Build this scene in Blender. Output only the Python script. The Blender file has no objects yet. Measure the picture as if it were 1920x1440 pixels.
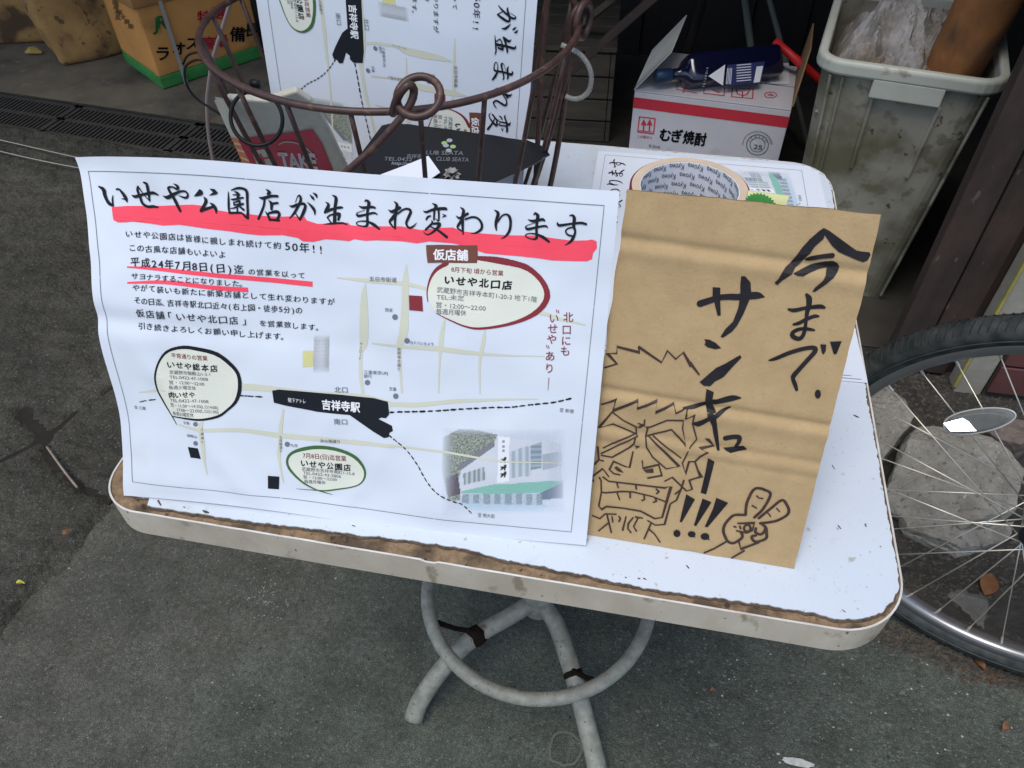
import bpy, bmesh, math, random
import numpy as np
from mathutils import Vector, noise, geometry
SC = bpy.context.scene
COL = SC.collection
PI = math.pi
random.seed(7)

# ------------------------------------------------------------------ camera
CAM_LOC = np.array([-0.2461, -0.3286, 1.2699])
CAM_EUL = (0.7749, 0.0114, 0.1924)
FPX = 1449.2                                   # focal length in pixels of a 1920 px wide frame
cam = bpy.data.cameras.new('camera')
camo = bpy.data.objects.new('camera', cam)
COL.objects.link(camo)
camo.location = CAM_LOC
camo.rotation_euler = CAM_EUL
cam.sensor_width = 36.0
cam.lens = FPX / 1920 * 36.0
cam.clip_start = 0.02
cam.clip_end = 300
cam.dof.use_dof = False
SC.camera = camo

# ------------------------------------------------------------------ light
SUN_ELEV, SUN_ROT = math.radians(70), math.radians(200)
w = bpy.data.worlds.new('World'); SC.world = w; w.use_nodes = True
nt = w.node_tree
bg = nt.nodes['Background']
sky = nt.nodes.new('ShaderNodeTexSky'); sky.sky_type = 'NISHITA'; sky.sun_disc = False
sky.sun_elevation = SUN_ELEV; sky.sun_rotation = SUN_ROT
sky.air_density = 1.0; sky.dust_density = 1.5; sky.ozone_density = 1.0
nt.links.new(sky.outputs['Color'], bg.inputs['Color'])
bg.inputs['Strength'].default_value = 0.14
sun = bpy.data.lights.new('sun', 'SUN'); sun.energy = 1.45; sun.angle = math.radians(32)
sun.color = (1.0, 0.95, 0.87)
suno = bpy.data.objects.new('sun', sun); COL.objects.link(suno)
sd = Vector((math.sin(SUN_ROT) * math.cos(SUN_ELEV), math.cos(SUN_ROT) * math.cos(SUN_ELEV), math.sin(SUN_ELEV)))
suno.rotation_euler = (-sd).to_track_quat('-Z', 'Y').to_euler()
SC.view_settings.view_transform = 'Standard'
SC.view_settings.look = 'None'
SC.view_settings.exposure = 0.50
SC.view_settings.gamma = 1.0
SC.view_settings.use_curve_mapping = False
SC.cycles.max_bounces = 6
SC.cycles.diffuse_bounces = 3
SC.cycles.use_denoising = True

# ------------------------------------------------------------------ measuring helpers (survey of the place)
def _rot(ax, ay, az):
    cx, sx, cy, sy, cz, sz = math.cos(ax), math.sin(ax), math.cos(ay), math.sin(ay), math.cos(az), math.sin(az)
    Rx = np.array([[1, 0, 0], [0, cx, -sx], [0, sx, cx]]); Ry = np.array([[cy, 0, sy], [0, 1, 0], [-sy, 0, cy]])
    Rz = np.array([[cz, -sz, 0], [sz, cz, 0], [0, 0, 1]])
    return Rz @ Ry @ Rx
CR = _rot(*CAM_EUL)
def ray(x, y): return CR @ np.array([(x - 960) / FPX, -(y - 720) / FPX, -1.0])
def at(x, y, z=0.0):
    d = ray(x, y); return CAM_LOC + d * ((z - CAM_LOC[2]) / d[2])
def aty(x, y, Y):
    d = ray(x, y); return CAM_LOC + d * ((Y - CAM_LOC[1]) / d[1])
T = 0.70                                       # table top height

class Face:
    """a flat face in the world: origin, axes U (right) and V (up), normal N"""
    def __init__(s, o, U, V, disp=None):
        s.o = np.array(o, float); s.U = np.array(U, float) / np.linalg.norm(U)
        V = np.array(V, float); V = V - s.U * (V @ s.U); s.V = V / np.linalg.norm(V)
        s.N = np.cross(s.U, s.V); s.disp = disp
    def uv(s, x, y):
        d = ray(x, y); t = ((s.o - CAM_LOC) @ s.N) / (d @ s.N); q = CAM_LOC + d * t - s.o
        return np.array([q @ s.U, q @ s.V])
    def pos(s, u, v, off=0.0):
        p = s.o + s.U * u + s.V * v + s.N * off
        if s.disp is not None: p = p + s.disp(u, v, s)
        return p
def face3(a, b, c):
    """face from three points: a origin, b to the right, c upward side"""
    a, b, c = map(np.array, (a, b, c)); return Face(a, b - a, c - a)

# ------------------------------------------------------------------ materials
MATS = {}
def mat(name, col, rough=0.7, col2=None, nscale=30.0, ndet=6.0, fac=0.5, spec=0.4, bump=0.0, bscale=200.0,
        metal=0.0, spots=None, coat=0.0, trans=0.0, alpha=None, stain=None, stretch=None, sub=0.0, emit=None):
    if name in MATS: return MATS[name]
    m = bpy.data.materials.new(name); m.use_nodes = True; n = m.node_tree.nodes; L = m.node_tree.links
    b = n['Principled BSDF']
    b.inputs['Roughness'].default_value = rough; b.inputs['Metallic'].default_value = metal
    b.inputs['Specular IOR Level'].default_value = spec
    if coat: b.inputs['Coat Weight'].default_value = coat; b.inputs['Coat Roughness'].default_value = 0.12
    if trans: b.inputs['Transmission Weight'].default_value = trans
    if alpha is not None: b.inputs['Alpha'].default_value = alpha
    tc = n.new('ShaderNodeTexCoord'); src = tc.outputs['Object']
    if stretch:
        mp = n.new('ShaderNodeMapping'); L.new(src, mp.inputs['Vector']); mp.inputs['Scale'].default_value = stretch; src = mp.outputs['Vector']
    cur = None
    def rgb(c):
        return (c[0], c[1], c[2], 1.0)
    if col2 is not None:
        t = n.new('ShaderNodeTexNoise'); L.new(src, t.inputs['Vector']); t.inputs['Scale'].default_value = nscale
        t.inputs['Detail'].default_value = ndet; t.inputs['Roughness'].default_value = 0.6
        r = n.new('ShaderNodeMapRange'); L.new(t.outputs['Fac'], r.inputs['Value'])
        r.inputs['From Min'].default_value = 0.5 - 0.22 / max(fac, .01) * .5; r.inputs['From Max'].default_value = 0.5 + 0.22 / max(fac, .01) * .5
        mx = n.new('ShaderNodeMix'); mx.data_type = 'RGBA'; L.new(r.outputs['Result'], mx.inputs['Factor'])
        mx.inputs['A'].default_value = rgb(col); mx.inputs['B'].default_value = rgb(col2); cur = mx.outputs['Result']
    for st in (stain or []):                   # (colour, scale, threshold, softness)
        t = n.new('ShaderNodeTexNoise'); L.new(src, t.inputs['Vector']); t.inputs['Scale'].default_value = st[1]; t.inputs['Detail'].default_value = 8
        r = n.new('ShaderNodeMapRange'); L.new(t.outputs['Fac'], r.inputs['Value'])
        r.inputs['From Min'].default_value = st[2]; r.inputs['From Max'].default_value = st[2] + st[3]
        if len(st) > 4: r.inputs['To Max'].default_value = st[4]
        mx = n.new('ShaderNodeMix'); mx.data_type = 'RGBA'; L.new(r.outputs['Result'], mx.inputs['Factor'])
        if cur is None: mx.inputs['A'].default_value = rgb(col)
        else: L.new(cur, mx.inputs['A'])
        mx.inputs['B'].default_value = rgb(st[0]); cur = mx.outputs['Result']
    for sp in (spots or []):                   # (colour, scale, radius) scattered grains
        v = n.new('ShaderNodeTexVoronoi'); L.new(src, v.inputs['Vector']); v.inputs['Scale'].default_value = sp[1]
        lt = n.new('ShaderNodeMapRange'); L.new(v.outputs['Distance'], lt.inputs['Value'])
        lt.inputs['From Min'].default_value = sp[2]; lt.inputs['From Max'].default_value = sp[2] * .6
        sx = n.new('ShaderNodeSeparateColor'); L.new(v.outputs['Color'], sx.inputs['Color'])
        g = n.new('ShaderNodeMath'); g.operation = 'GREATER_THAN'; L.new(sx.outputs['Red'], g.inputs[0]); g.inputs[1].default_value = sp[3]
        mu = n.new('ShaderNodeMath'); mu.operation = 'MULTIPLY'; L.new(lt.outputs['Result'], mu.inputs[0]); L.new(g.outputs[0], mu.inputs[1])
        mx = n.new('ShaderNodeMix'); mx.data_type = 'RGBA'; L.new(mu.outputs[0], mx.inputs['Factor'])
        if cur is None: mx.inputs['A'].default_value = rgb(col)
        else: L.new(cur, mx.inputs['A'])
        mx.inputs['B'].default_value = rgb(sp[0]); cur = mx.outputs['Result']
    if cur is None: b.inputs['Base Color'].default_value = rgb(col)
    else: L.new(cur, b.inputs['Base Color'])
    if bump:
        t = n.new('ShaderNodeTexNoise'); L.new(src, t.inputs['Vector']); t.inputs['Scale'].default_value = bscale; t.inputs['Detail'].default_value = 6
        t.inputs['Roughness'].default_value = 0.65
        bp = n.new('ShaderNodeBump'); L.new(t.outputs['Fac'], bp.inputs['Height']); bp.inputs['Strength'].default_value = 1.0
        bp.inputs['Distance'].default_value = bump; L.new(bp.outputs['Normal'], b.inputs['Normal'])
    if emit: b.inputs['Emission Color'].default_value = rgb(emit)
    MATS[name] = m; return m

def M(k):
    d = dict(
        paper=lambda: mat('paper', (.66, .70, .75), .62, (.63, .67, .735), 9, 3, .5, spec=.3, stain=[((.56, .57, .57), 14, .66, .12, .5)], bump=.00012, bscale=60),
        laminate=lambda: mat('laminate', (.60, .655, .71), .42, (.56, .615, .67), 5, 6, .5, spec=.45, bump=.00015, bscale=90,
                             stain=[((.36, .33, .26), 90, .665, .05, .75), ((.42, .40, .34), 30, .63, .14, .4), ((.42, .42, .37), 5, .50, .22, .5), ((.36, .345, .29), 420, .64, .08, .5), ((.30, .27, .21), 160, .66, .05, .55), ((.06, .055, .045), 230, .735, .02, .8), ((.05, .045, .035), 55, .76, .015, .9)]),
        core=lambda: mat('chipboard_core', (.30, .205, .12), .95, (.19, .13, .078), 240, 8, .7, spec=.1, stain=[((.075, .055, .038), 26, .50, .10, .85), ((.04, .03, .022), 120, .62, .05, .8)], bump=.0006, bscale=900),
        band=lambda: mat('edge_band', (.60, .53, .42), .6, (.47, .405, .31), 22, 9, .7, spec=.35, stain=[((.25, .20, .13), 45, .60, .07, .8), ((.17, .11, .06), 9, .62, .1, .5), ((.10, .06, .03), 190, .68, .03, .9)], stretch=(1, 1, .7), bump=.0003, bscale=150),
        bandtop=lambda: mat('edge_band_lip', (.75, .74, .70), .5, (.45, .40, .33), 40, 5, .4),
        dirt=lambda: mat('dark_dirt', (.06, .045, .035), .95, (.16, .11, .07), 150, 6, .6, spec=.1, bump=.001, bscale=700),
        steel=lambda: mat('galvanised_steel', (.32, .325, .275), .65, (.19, .195, .16), 60, 8, .6, spec=.4, metal=.15, stain=[((.11, .075, .05), 34, .62, .08, .8), ((.36, .36, .33), 90, .62, .08, .6), ((.06, .055, .045), 200, .66, .04, .8)], bump=.0003, bscale=300),
        rust=lambda: mat('rust', (.009, .007, .006), .95, (.024, .014, .010), 120, 6, .6, spec=.1, bump=.002, bscale=300),
        basket=lambda: mat('brown_enamel_wire', (.072, .034, .027), .5, (.040, .020, .016), 60, 7, .6, spec=.4, coat=.1, stain=[((.14, .07, .04), 90, .58, .08, .7), ((.025, .015, .012), 45, .62, .06, .8)], bump=.0002, bscale=300),
        card=lambda: mat('corrugated_cardboard', (.46, .325, .17), .92, (.40, .28, .145), 40, 9, .7, spec=.1, stain=[((.34, .23, .115), 6, .54, .2, .6), ((.33, .22, .115), 300, .60, .10, .35), ((.54, .40, .235), 420, .60, .12, .25)], bump=.0004, bscale=350),
        cardedge=lambda: mat('cardboard_edge', (.30, .20, .10), .95, (.16, .11, .06), 300, 4, .7, spec=.1),
        ink=lambda: mat('black_marker_ink', (.010, .009, .011), .5, (.022, .019, .020), 60, 3, .5, spec=.2),
        doodle=lambda: mat('brown_black_pen', (.035, .018, .014), .6, (.06, .03, .02), 200, 3, .6),
        pblack=lambda: mat('print_black', (.012, .014, .019), .7, spec=.15),
        pgrey=lambda: mat('print_grey', (.12, .13, .15), .6),
        plight=lambda: mat('print_light_grey', (.26, .28, .32), .6),
        pred=lambda: mat('print_dark_red', (.22, .018, .026), .6),
        proad=lambda: mat('print_road', (.60, .60, .46), .62),
        pcream=lambda: mat('print_cream', (.70, .71, .60), .62),
        pgreen=lambda: mat('print_green', (.045, .13, .035), .6),
        pbrown=lambda: mat('print_brown', (.14, .055, .03), .6, (.18, .05, .035), 60, 3, .5),
        pdot=lambda: mat('print_dot', (.16, .17, .22), .6),
        pyellow=lambda: mat('print_yellow', (.75, .72, .30), .6),
        pwhite=lambda: mat('print_white', (.80, .80, .80), .6),
        pblue=lambda: mat('print_blue', (.06, .10, .30), .6),
        hl=lambda: mat('red_highlighter', (.95, .085, .13), .6, (.86, .07, .105), 10, 4, .5, spec=.2),
        asphalt=lambda: asphalt_mat(), old=lambda: asphalt_mat(True),
        floor=lambda: mat('shop_floor_concrete', (.18, .152, .108), .85, (.098, .088, .066), 6, 8, .6, stain=[((.05, .045, .038), 3, .55, .15, .8), ((.2, .19, .16), 26, .62, .1, .6)], bump=.002, bscale=60),
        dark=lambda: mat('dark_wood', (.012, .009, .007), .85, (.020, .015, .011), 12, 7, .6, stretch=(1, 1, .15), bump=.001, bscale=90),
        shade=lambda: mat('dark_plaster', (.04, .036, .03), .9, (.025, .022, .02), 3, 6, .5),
        red_wood=lambda: mat('red_brown_board', (.060, .038, .030), .8, (.026, .019, .016), 9, 10, .9, stretch=(1, 1, .45), stain=[((.13, .11, .09), 60, .64, .06, .6), ((.10, .045, .03), 7, .58, .15, .5), ((.02, .016, .014), 5, .58, .15, .8)], bump=.0008, bscale=80),
        wood=lambda: mat('weathered_wood', (.085, .068, .045), .85, (.04, .031, .022), 8, 8, .7, stretch=(.3, 1, 3), stain=[((.03, .025, .02), 10, .6, .1, .8)], bump=.0015, bscale=60),
        plastic=lambda: mat('grey_plastic', (.32, .30, .245), .65, (.22, .205, .155), 5, 9, .8, spec=.3,
                            stain=[((.11, .10, .055), 5, .47, .14, .85), ((.12, .11, .065), 30, .56, .08, .65), ((.05, .045, .03), 38, .66, .05, .9), ((.45, .45, .40), 3, .6, .2, .5)], bump=.0006, bscale=120),
        rimplastic=lambda: mat('pale_plastic_rim', (.46, .47, .41), .45, (.38, .39, .33), 12, 6, .5, spec=.4, stain=[((.18, .16, .10), 25, .63, .08, .7)]),
        bag=lambda: mat('crumpled_plastic_bag', (.38, .36, .34), .75, (.17, .15, .13), 12, 6, .6, spec=.5, stain=[((.15, .11, .055), 9, .50, .12, .75)], bump=.005, bscale=38),
        log=lambda: mat('rusty_brown_log', (.34, .14, .045), .75, (.18, .075, .028), 12, 9, .7, stretch=(1, 1, .5), stain=[((.07, .045, .03), 9, .50, .12, .85), ((.42, .20, .08), 20, .60, .1, .6)], spots=[((.6, .58, .5), 55, .16, .94)], bump=.0012, bscale=80),
        box=lambda: mat('white_carton', (.66, .62, .63), .75, (.58, .55, .56), 8, 6, .5, stain=[((.33, .31, .28), 12, .64, .1, .5)]),
        boxin=lambda: mat('carton_inside', (.62, .61, .56), .85, (.52, .50, .44), 15, 6, .5),
        flap=lambda: mat('brown_flap', (.32, .20, .10), .85, (.25, .15, .07), 20, 6, .5),
        bred=lambda: mat('carton_red', (.62, .035, .055), .6, (.55, .03, .05), 10, 4, .4),
        orange=lambda: mat('orange_carton', (.70, .32, .085), .8, (.56, .25, .07), 6, 7, .6, stain=[((.22, .12, .045), 7, .62, .1, .6)], bump=.001, bscale=12),
        greenp=lambda: mat('carton_green', (.05, .27, .055), .7, (.035, .18, .04), 12, 6, .6),
        brownc=lambda: mat('dirty_brown_carton', (.42, .24, .08), .85, (.26, .14, .055), 9, 8, .8, stain=[((.06, .035, .02), 8, .52, .10, .85), ((.10, .05, .025), 40, .60, .06, .8), ((.24, .06, .03), 3, .62, .1, .6)], bump=.003, bscale=14),
        glass=lambda: mat('navy_glass', (.006, .007, .028), .10, spec=.6, coat=.4),
        cap=lambda: mat('navy_cap', (.02, .05, .11), .35),
        flyer=lambda: mat('black_gloss_flyer', (.007, .008, .010), .38, spec=.22),
        tyre=lambda: tyre_mat(),
        rim=lambda: mat('anodised_alloy_rim', (.30, .30, .30), .32, (.24, .24, .24), 30, 4, .4, metal=.8),
        spoke=lambda: mat('spoke_steel', (.62, .58, .50), .35, metal=.7),
        black=lambda: mat('black_rubber', (.01, .011, .012), .45),
        tie=lambda: mat('black_cable_tie', (.006, .007, .007), .5, spec=.25),
        cord=lambda: mat('white_cord', (.36, .34, .30), .6),
        clear=lambda: mat('clear_tube', (.42, .42, .38), .3, alpha=.38, coat=.4),
        reflector=lambda: mat('reflector_lens', (.30, .31, .30), .04, (.22, .23, .22), 150, 2, .5, alpha=.5, coat=1.0, spec=.8),
        stone=lambda: mat('grey_stone', (.30, .285, .245), .95, (.19, .178, .15), 22, 10, .7, spec=.15, stain=[((.44, .42, .38), 9, .54, .12, .7), ((.10, .07, .05), 6, .60, .12, .6), ((.09, .08, .07), 95, .60, .06, .7), ((.5, .49, .45), 140, .66, .04, .7)], bump=.009, bscale=75),
        redstone=lambda: mat('reddish_stone', (.20, .165, .145), .95, (.13, .105, .09), 20, 10, .7, spec=.15, stain=[((.2, .18, .16), 70, .64, .05, .7)], bump=.008, bscale=75),
        tile=lambda: mat('red_wall_tile', (.135, .050, .045), .6, (.10, .038, .034), 12, 6, .5, stain=[((.08, .05, .045), 14, .6, .1, .6)], bump=.0008, bscale=60),
        grout=lambda: mat('grout', (.05, .045, .04), .95),
        postw=lambda: mat('old_white_post', (.34, .325, .27), .85, (.25, .23, .18), 18, 7, .5, stain=[((.13, .08, .04), 12, .6, .1, .8)], bump=.001, bscale=90),
        posty=lambda: mat('yellow_stripe', (.42, .37, .07), .8, (.25, .22, .08), 30, 4, .5),
        leafo=lambda: mat('orange_leaf', (.20, .085, .028), .7, (.12, .05, .02), 60, 4, .5),
        leafy=lambda: mat('yellow_leaf', (.55, .42, .05), .6, (.20, .35, .05), 60, 2, .5),
        leafb=lambda: mat('brown_leaf', (.22, .10, .045), .7, (.14, .065, .03), 60, 4, .5),
        twig=lambda: mat('dry_twig', (.30, .26, .20), .9, (.2, .17, .13), 60, 4, .5),
        iron=lambda: mat('cast_iron_grate', (.06, .057, .05), .7, (.035, .032, .028), 30, 6, .5, bump=.0006, bscale=200),
        void=lambda: mat('drain_dark', (.008, .008, .008), 1.0),
        greygrit=lambda: mat('grey_aggregate', (.105, .112, .10), .85, (.05, .054, .048), 28, 3, .9),
        pebble=lambda: mat('pale_grit', (.42, .42, .39), .9, (.22, .21, .19), 9, 4, .8),
        debris=lambda: mat('wet_leaf_litter', (.035, .032, .027), .8, (.085, .07, .05), 90, 5, .8),
        mark=lambda: mat('white_paint_mark', (.62, .62, .58), .85, (.35, .36, .33), 80, 4, .6),
        stainring=lambda: mat('damp_ring', (.115, .118, .105), .85, (.10, .105, .095), 30, 4, .5),
        tapecore=lambda: mat('tape_core_card', (.60, .47, .34), .8, (.52, .40, .28), 30, 4, .5),
        tapewall=lambda: mat('tape_core_liner', (.80, .81, .83), .5, (.74, .75, .78), 30, 3, .5),
        maroon=lambda: mat('maroon_cloth_tape', (.14, .02, .03), .5),
        towelc=lambda: mat('packet_cream', (.50, .48, .40), .7, (.40, .38, .31), 70, 4, .5, bump=.0004, bscale=60),
        tred=lambda: mat('packet_crimson', (.42, .018, .045), .5, (.36, .015, .04), 20, 3, .5),
        torange=lambda: mat('packet_orange', (.55, .17, .06), .5),
        ycard=lambda: mat('pale_yellow_card', (.72, .72, .34), .6),
        redplas=lambda: mat('red_plastic', (.65, .02, .02), .4),
        greystick=lambda: mat('grey_green_stick', (.13, .14, .11), .7),
    )
    return MATS[k] if k in MATS else d[k]()

def asphalt_mat(old=False):
    nm = 'old_asphalt' if old else 'asphalt'
    if nm in MATS: return MATS[nm]
    m = bpy.data.materials.new(nm); m.use_nodes = True; n = m.node_tree.nodes; L = m.node_tree.links
    b = n['Principled BSDF']; tc = n.new('ShaderNodeTexCoord'); O = tc.outputs['Object']
    def nz(s, d, r=.6):
        t = n.new('ShaderNodeTexNoise'); L.new(O, t.inputs['Vector']); t.inputs['Scale'].default_value = s; t.inputs['Detail'].default_value = d; t.inputs['Roughness'].default_value = r; return t.outputs['Fac']
    def ramp(f, stops):
        r = n.new('ShaderNodeValToRGB'); L.new(f, r.inputs['Fac']); e = r.color_ramp.elements
        while len(e) < len(stops): e.new(.5)
        for k, (p, c) in enumerate(stops): e[k].position = p; e[k].color = (*c, 1)
        return r.outputs['Color']
    def mix(f, a, c, mode='MIX', v=None):
        x = n.new('ShaderNodeMix'); x.data_type = 'RGBA'; x.blend_type = mode
        if f is None: x.inputs['Factor'].default_value = v
        else: L.new(f, x.inputs['Factor'])
        for s, q in (('A', a), ('B', c)):
            if isinstance(q, tuple): x.inputs[s].default_value = (*q, 1)
            else: L.new(q, x.inputs[s])
        return x.outputs['Result']
    if old: base = ramp(nz(3.0, 8), [(.3, (.042, .039, .032)), (.52, (.070, .065, .054)), (.75, (.115, .108, .092))])
    else:
        base = ramp(nz(2.2, 9), [(.3, (.060, .067, .057)), (.5, (.083, .092, .079)), (.72, (.118, .127, .110))])
        base2 = ramp(nz(2.6, 9), [(.3, (.066, .063, .054)), (.5, (.092, .088, .076)), (.72, (.125, .12, .105))])      # dusty strip beside the old pavement
        sx_ = n.new('ShaderNodeSeparateXYZ'); L.new(O, sx_.inputs['Vector']); ad = n.new('ShaderNodeMath'); ad.operation = 'MULTIPLY_ADD'; L.new(nz(3.1, 7), ad.inputs[0]); ad.inputs[1].default_value = 1.3; L.new(sx_.outputs['X'], ad.inputs[2])
        mr = n.new('ShaderNodeMapRange'); L.new(ad.outputs[0], mr.inputs['Value']); mr.inputs['From Min'].default_value = -.55; mr.inputs['From Max'].default_value = .15
        base = mix(mr.outputs['Result'], base2, base)
    grain = ramp(nz(520, 3, .7), [(.34, (.28, .29, .28)), (.5, (.92, .93, .90)), (.66, (1.85, 1.85, 1.78))])
    c = mix(None, base, grain, 'MULTIPLY', .85)
    g2 = ramp(nz(120, 6, .75), [(.34, (.42, .44, .42)), (.62, (1.3, 1.3, 1.26))])
    g3 = ramp(nz(17, 6, .7), [(.36, (.66, .68, .63)), (.6, (1.12, 1.12, 1.12))]); c = mix(None, c, g3, 'MULTIPLY', .8)
    c = mix(None, c, g2, 'MULTIPLY', .8)
    def spots(sc, rad, keep, colr, c):
        v = n.new('ShaderNodeTexVoronoi'); L.new(O, v.inputs['Vector']); v.inputs['Scale'].default_value = sc
        r = n.new('ShaderNodeMapRange'); L.new(v.outputs['Distance'], r.inputs['Value']); r.inputs['From Min'].default_value = rad; r.inputs['From Max'].default_value = rad * .5
        s = n.new('ShaderNodeSeparateColor'); L.new(v.outputs['Color'], s.inputs['Color'])
        g = n.new('ShaderNodeMath'); g.operation = 'GREATER_THAN'; g.inputs[1].default_value = keep; L.new(s.outputs['Green'], g.inputs[0])
        k = n.new('ShaderNodeMath'); k.operation = 'MULTIPLY'; L.new(r.outputs['Result'], k.inputs[0]); L.new(g.outputs[0], k.inputs[1])
        return mix(k.outputs[0], c, colr)
    c = spots(190, .40, .86, (.15, .158, .14), c); c = spots(260, .42, .78, (.045, .05, .045), c)
    c = spots(95, .12, .93, (.34, .34, .31), c)
    c = spots(60, .20, .88, (.028, .030, .028), c)
    c = spots(75, .20, .965, (.13, .085, .065), c)
    L.new(c, b.inputs['Base Color'])
    b.inputs['Roughness'].default_value = .82; b.inputs['Specular IOR Level'].default_value = .35
    bp = n.new('ShaderNodeBump'); L.new(nz(330, 5, .7), bp.inputs['Height']); bp.inputs['Distance'].default_value = .003; bp.inputs['Strength'].default_value = .9
    bp2 = n.new('ShaderNodeBump'); L.new(nz(28, 6, .6), bp2.inputs['Height']); bp2.inputs['Distance'].default_value = .022 if old else .004
    L.new(bp.outputs['Normal'], bp2.inputs['Normal']); L.new(bp2.outputs['Normal'], b.inputs['Normal'])
    MATS[nm] = m; return m

def tyre_mat():
    if 'tyre' in MATS: return MATS['tyre']
    m = bpy.data.materials.new('tyre_rubber'); m.use_nodes = True; n = m.node_tree.nodes; L = m.node_tree.links; b = n['Principled BSDF']
    b.inputs['Roughness'].default_value = .62; b.inputs['Specular IOR Level'].default_value = .4
    uv = n.new('ShaderNodeUVMap'); uv.uv_map = 'UVMap'
    t = n.new('ShaderNodeTexNoise'); t.inputs['Scale'].default_value = 60; t.inputs['Detail'].default_value = 6
    tc = n.new('ShaderNodeTexCoord'); L.new(tc.outputs['Object'], t.inputs['Vector'])
    r = n.new('ShaderNodeValToRGB'); L.new(t.outputs['Fac'], r.inputs['Fac'])
    r.color_ramp.elements[0].position = .35; r.color_ramp.elements[0].color = (.014, .018, .018, 1)
    r.color_ramp.elements[1].position = .75; r.color_ramp.elements[1].color = (.055, .06, .055, 1)
    L.new(r.outputs['Color'], b.inputs['Base Color'])
    MATS['tyre'] = m; return m

# ------------------------------------------------------------------ mesh helpers
class MB:
    def __init__(s): s.v = []; s.f = []
    def add(s, vs, fs):
        k = len(s.v); s.v += [tuple(map(float, p)) for p in vs]; s.f += [tuple(k + i for i in f) for f in fs]
    def box(s, lo, hi):
        x0, y0, z0 = lo; x1, y1, z1 = hi
        s.add([(x0, y0, z0), (x1, y0, z0), (x1, y1, z0), (x0, y1, z0), (x0, y0, z1), (x1, y0, z1), (x1, y1, z1), (x0, y1, z1)],
              [(0, 3, 2, 1), (4, 5, 6, 7), (0, 1, 5, 4), (1, 2, 6, 5), (2, 3, 7, 6), (3, 0, 4, 7)])
    def obox(s, o, a, b, c):
        """box from corner o along edge vectors a, b, c"""
        o, a, b, c = map(np.array, (o, a, b, c))
        s.add([o, o + a, o + a + b, o + b, o + c, o + a + c, o + a + b + c, o + b + c],
              [(0, 3, 2, 1), (4, 5, 6, 7), (0, 1, 5, 4), (1, 2, 6, 5), (2, 3, 7, 6), (3, 0, 4, 7)])
    def tube(s, pts, r, n=10, closed=False, caps=True):
        P = [Vector(p) for p in pts]; m = len(P)
        rr = r if isinstance(r, (list, tuple)) else [r] * m
        rings = []; prev = None
        for i in range(m):
            if closed: d = P[(i + 1) % m] - P[i - 1]
            else: d = P[min(i + 1, m - 1)] - P[max(i - 1, 0)]
            d.normalize()
            if prev is None:
                a = Vector((0, 0, 1)) if abs(d.z) < .9 else Vector((1, 0, 0)); nrm = (a - d * a.dot(d)).normalized()
            else:
                nrm = (prev - d * prev.dot(d)); nrm.normalize()
            prev = nrm; bn = d.cross(nrm)
            rings.append([P[i] + (nrm * math.cos(2 * PI * k / n) + bn * math.sin(2 * PI * k / n)) * rr[i] for k in range(n)])
        vs = [v for ring in rings for v in ring]; fs = []
        for i in range(m if closed else m - 1):
            j = (i + 1) % m
            for k in range(n): fs.append((i * n + k, i * n + (k + 1) % n, j * n + (k + 1) % n, j * n + k))
        if not closed and caps:
            fs.append(tuple(range(n - 1, -1, -1))); fs.append(tuple((m - 1) * n + k for k in range(n)))
        s.add(vs, fs)
    def build(s, name, m, parent=None, smooth=False, world=True, loc=None):
        me = bpy.data.meshes.new(name)
        base = Vector((0, 0, 0))
        if parent is not None: base = Vector(parent['_base'])
        elif loc is not None: base = Vector([float(q) for q in loc])
        me.from_pydata([(v[0] - base.x, v[1] - base.y, v[2] - base.z) for v in s.v], [], s.f)
        me.update()
        if smooth:
            for p in me.polygons: p.use_smooth = True
        mm = m if isinstance(m, (list, tuple)) else [m]
        for q in mm: me.materials.append(q)
        o = bpy.data.objects.new(name, me); COL.objects.link(o)
        o['_base'] = tuple(base)
        if parent is not None: o.parent = parent
        else: o.location = base
        return o
def tag(o, label=None, cat=None, group=None, kind=None):
    if label: o['label'] = label
    if cat: o['category'] = cat
    if group: o['group'] = group
    if kind: o['kind'] = kind
    return o
def empty(name, loc, label, cat, group=None):
    o = bpy.data.objects.new(name, None); COL.objects.link(o); loc = [float(q) for q in loc]
    o.location = loc; o['_base'] = tuple(loc); o.empty_display_size = .05
    return tag(o, label, cat, group)
def bevel(o, wd=.002, seg=2, ang=40):
    b = o.modifiers.new('bevel', 'BEVEL'); b.width = wd; b.segments = seg; b.limit_method = 'ANGLE'; b.angle_limit = math.radians(ang); return o
def smooth_path(pts, step, closed=False):
    P = [np.array(p, float) for p in pts]; n = len(P)
    if n < 3: return P
    out = []
    rng = range(n) if closed else range(n - 1)
    for i in rng:
        if closed: p0, p1, p2, p3 = P[i - 1], P[i], P[(i + 1) % n], P[(i + 2) % n]
        else: p1, p2 = P[i], P[i + 1]; p0 = P[i - 1] if i > 0 else 2 * p1 - p2; p3 = P[i + 2] if i + 2 < n else 2 * p2 - p1
        k = max(1, int(np.linalg.norm((p2 - p1)[:2] if len(p1) < 4 and False else (p2 - p1)) / step))
        for j in range(k):
            t = j / k
            out.append(.5 * ((2 * p1) + (-p0 + p2) * t + (2 * p0 - 5 * p1 + 4 * p2 - p3) * t * t + (-p0 + 3 * p1 - 3 * p2 + p3) * t ** 3))
    if not closed: out.append(P[-1])
    return out

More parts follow.
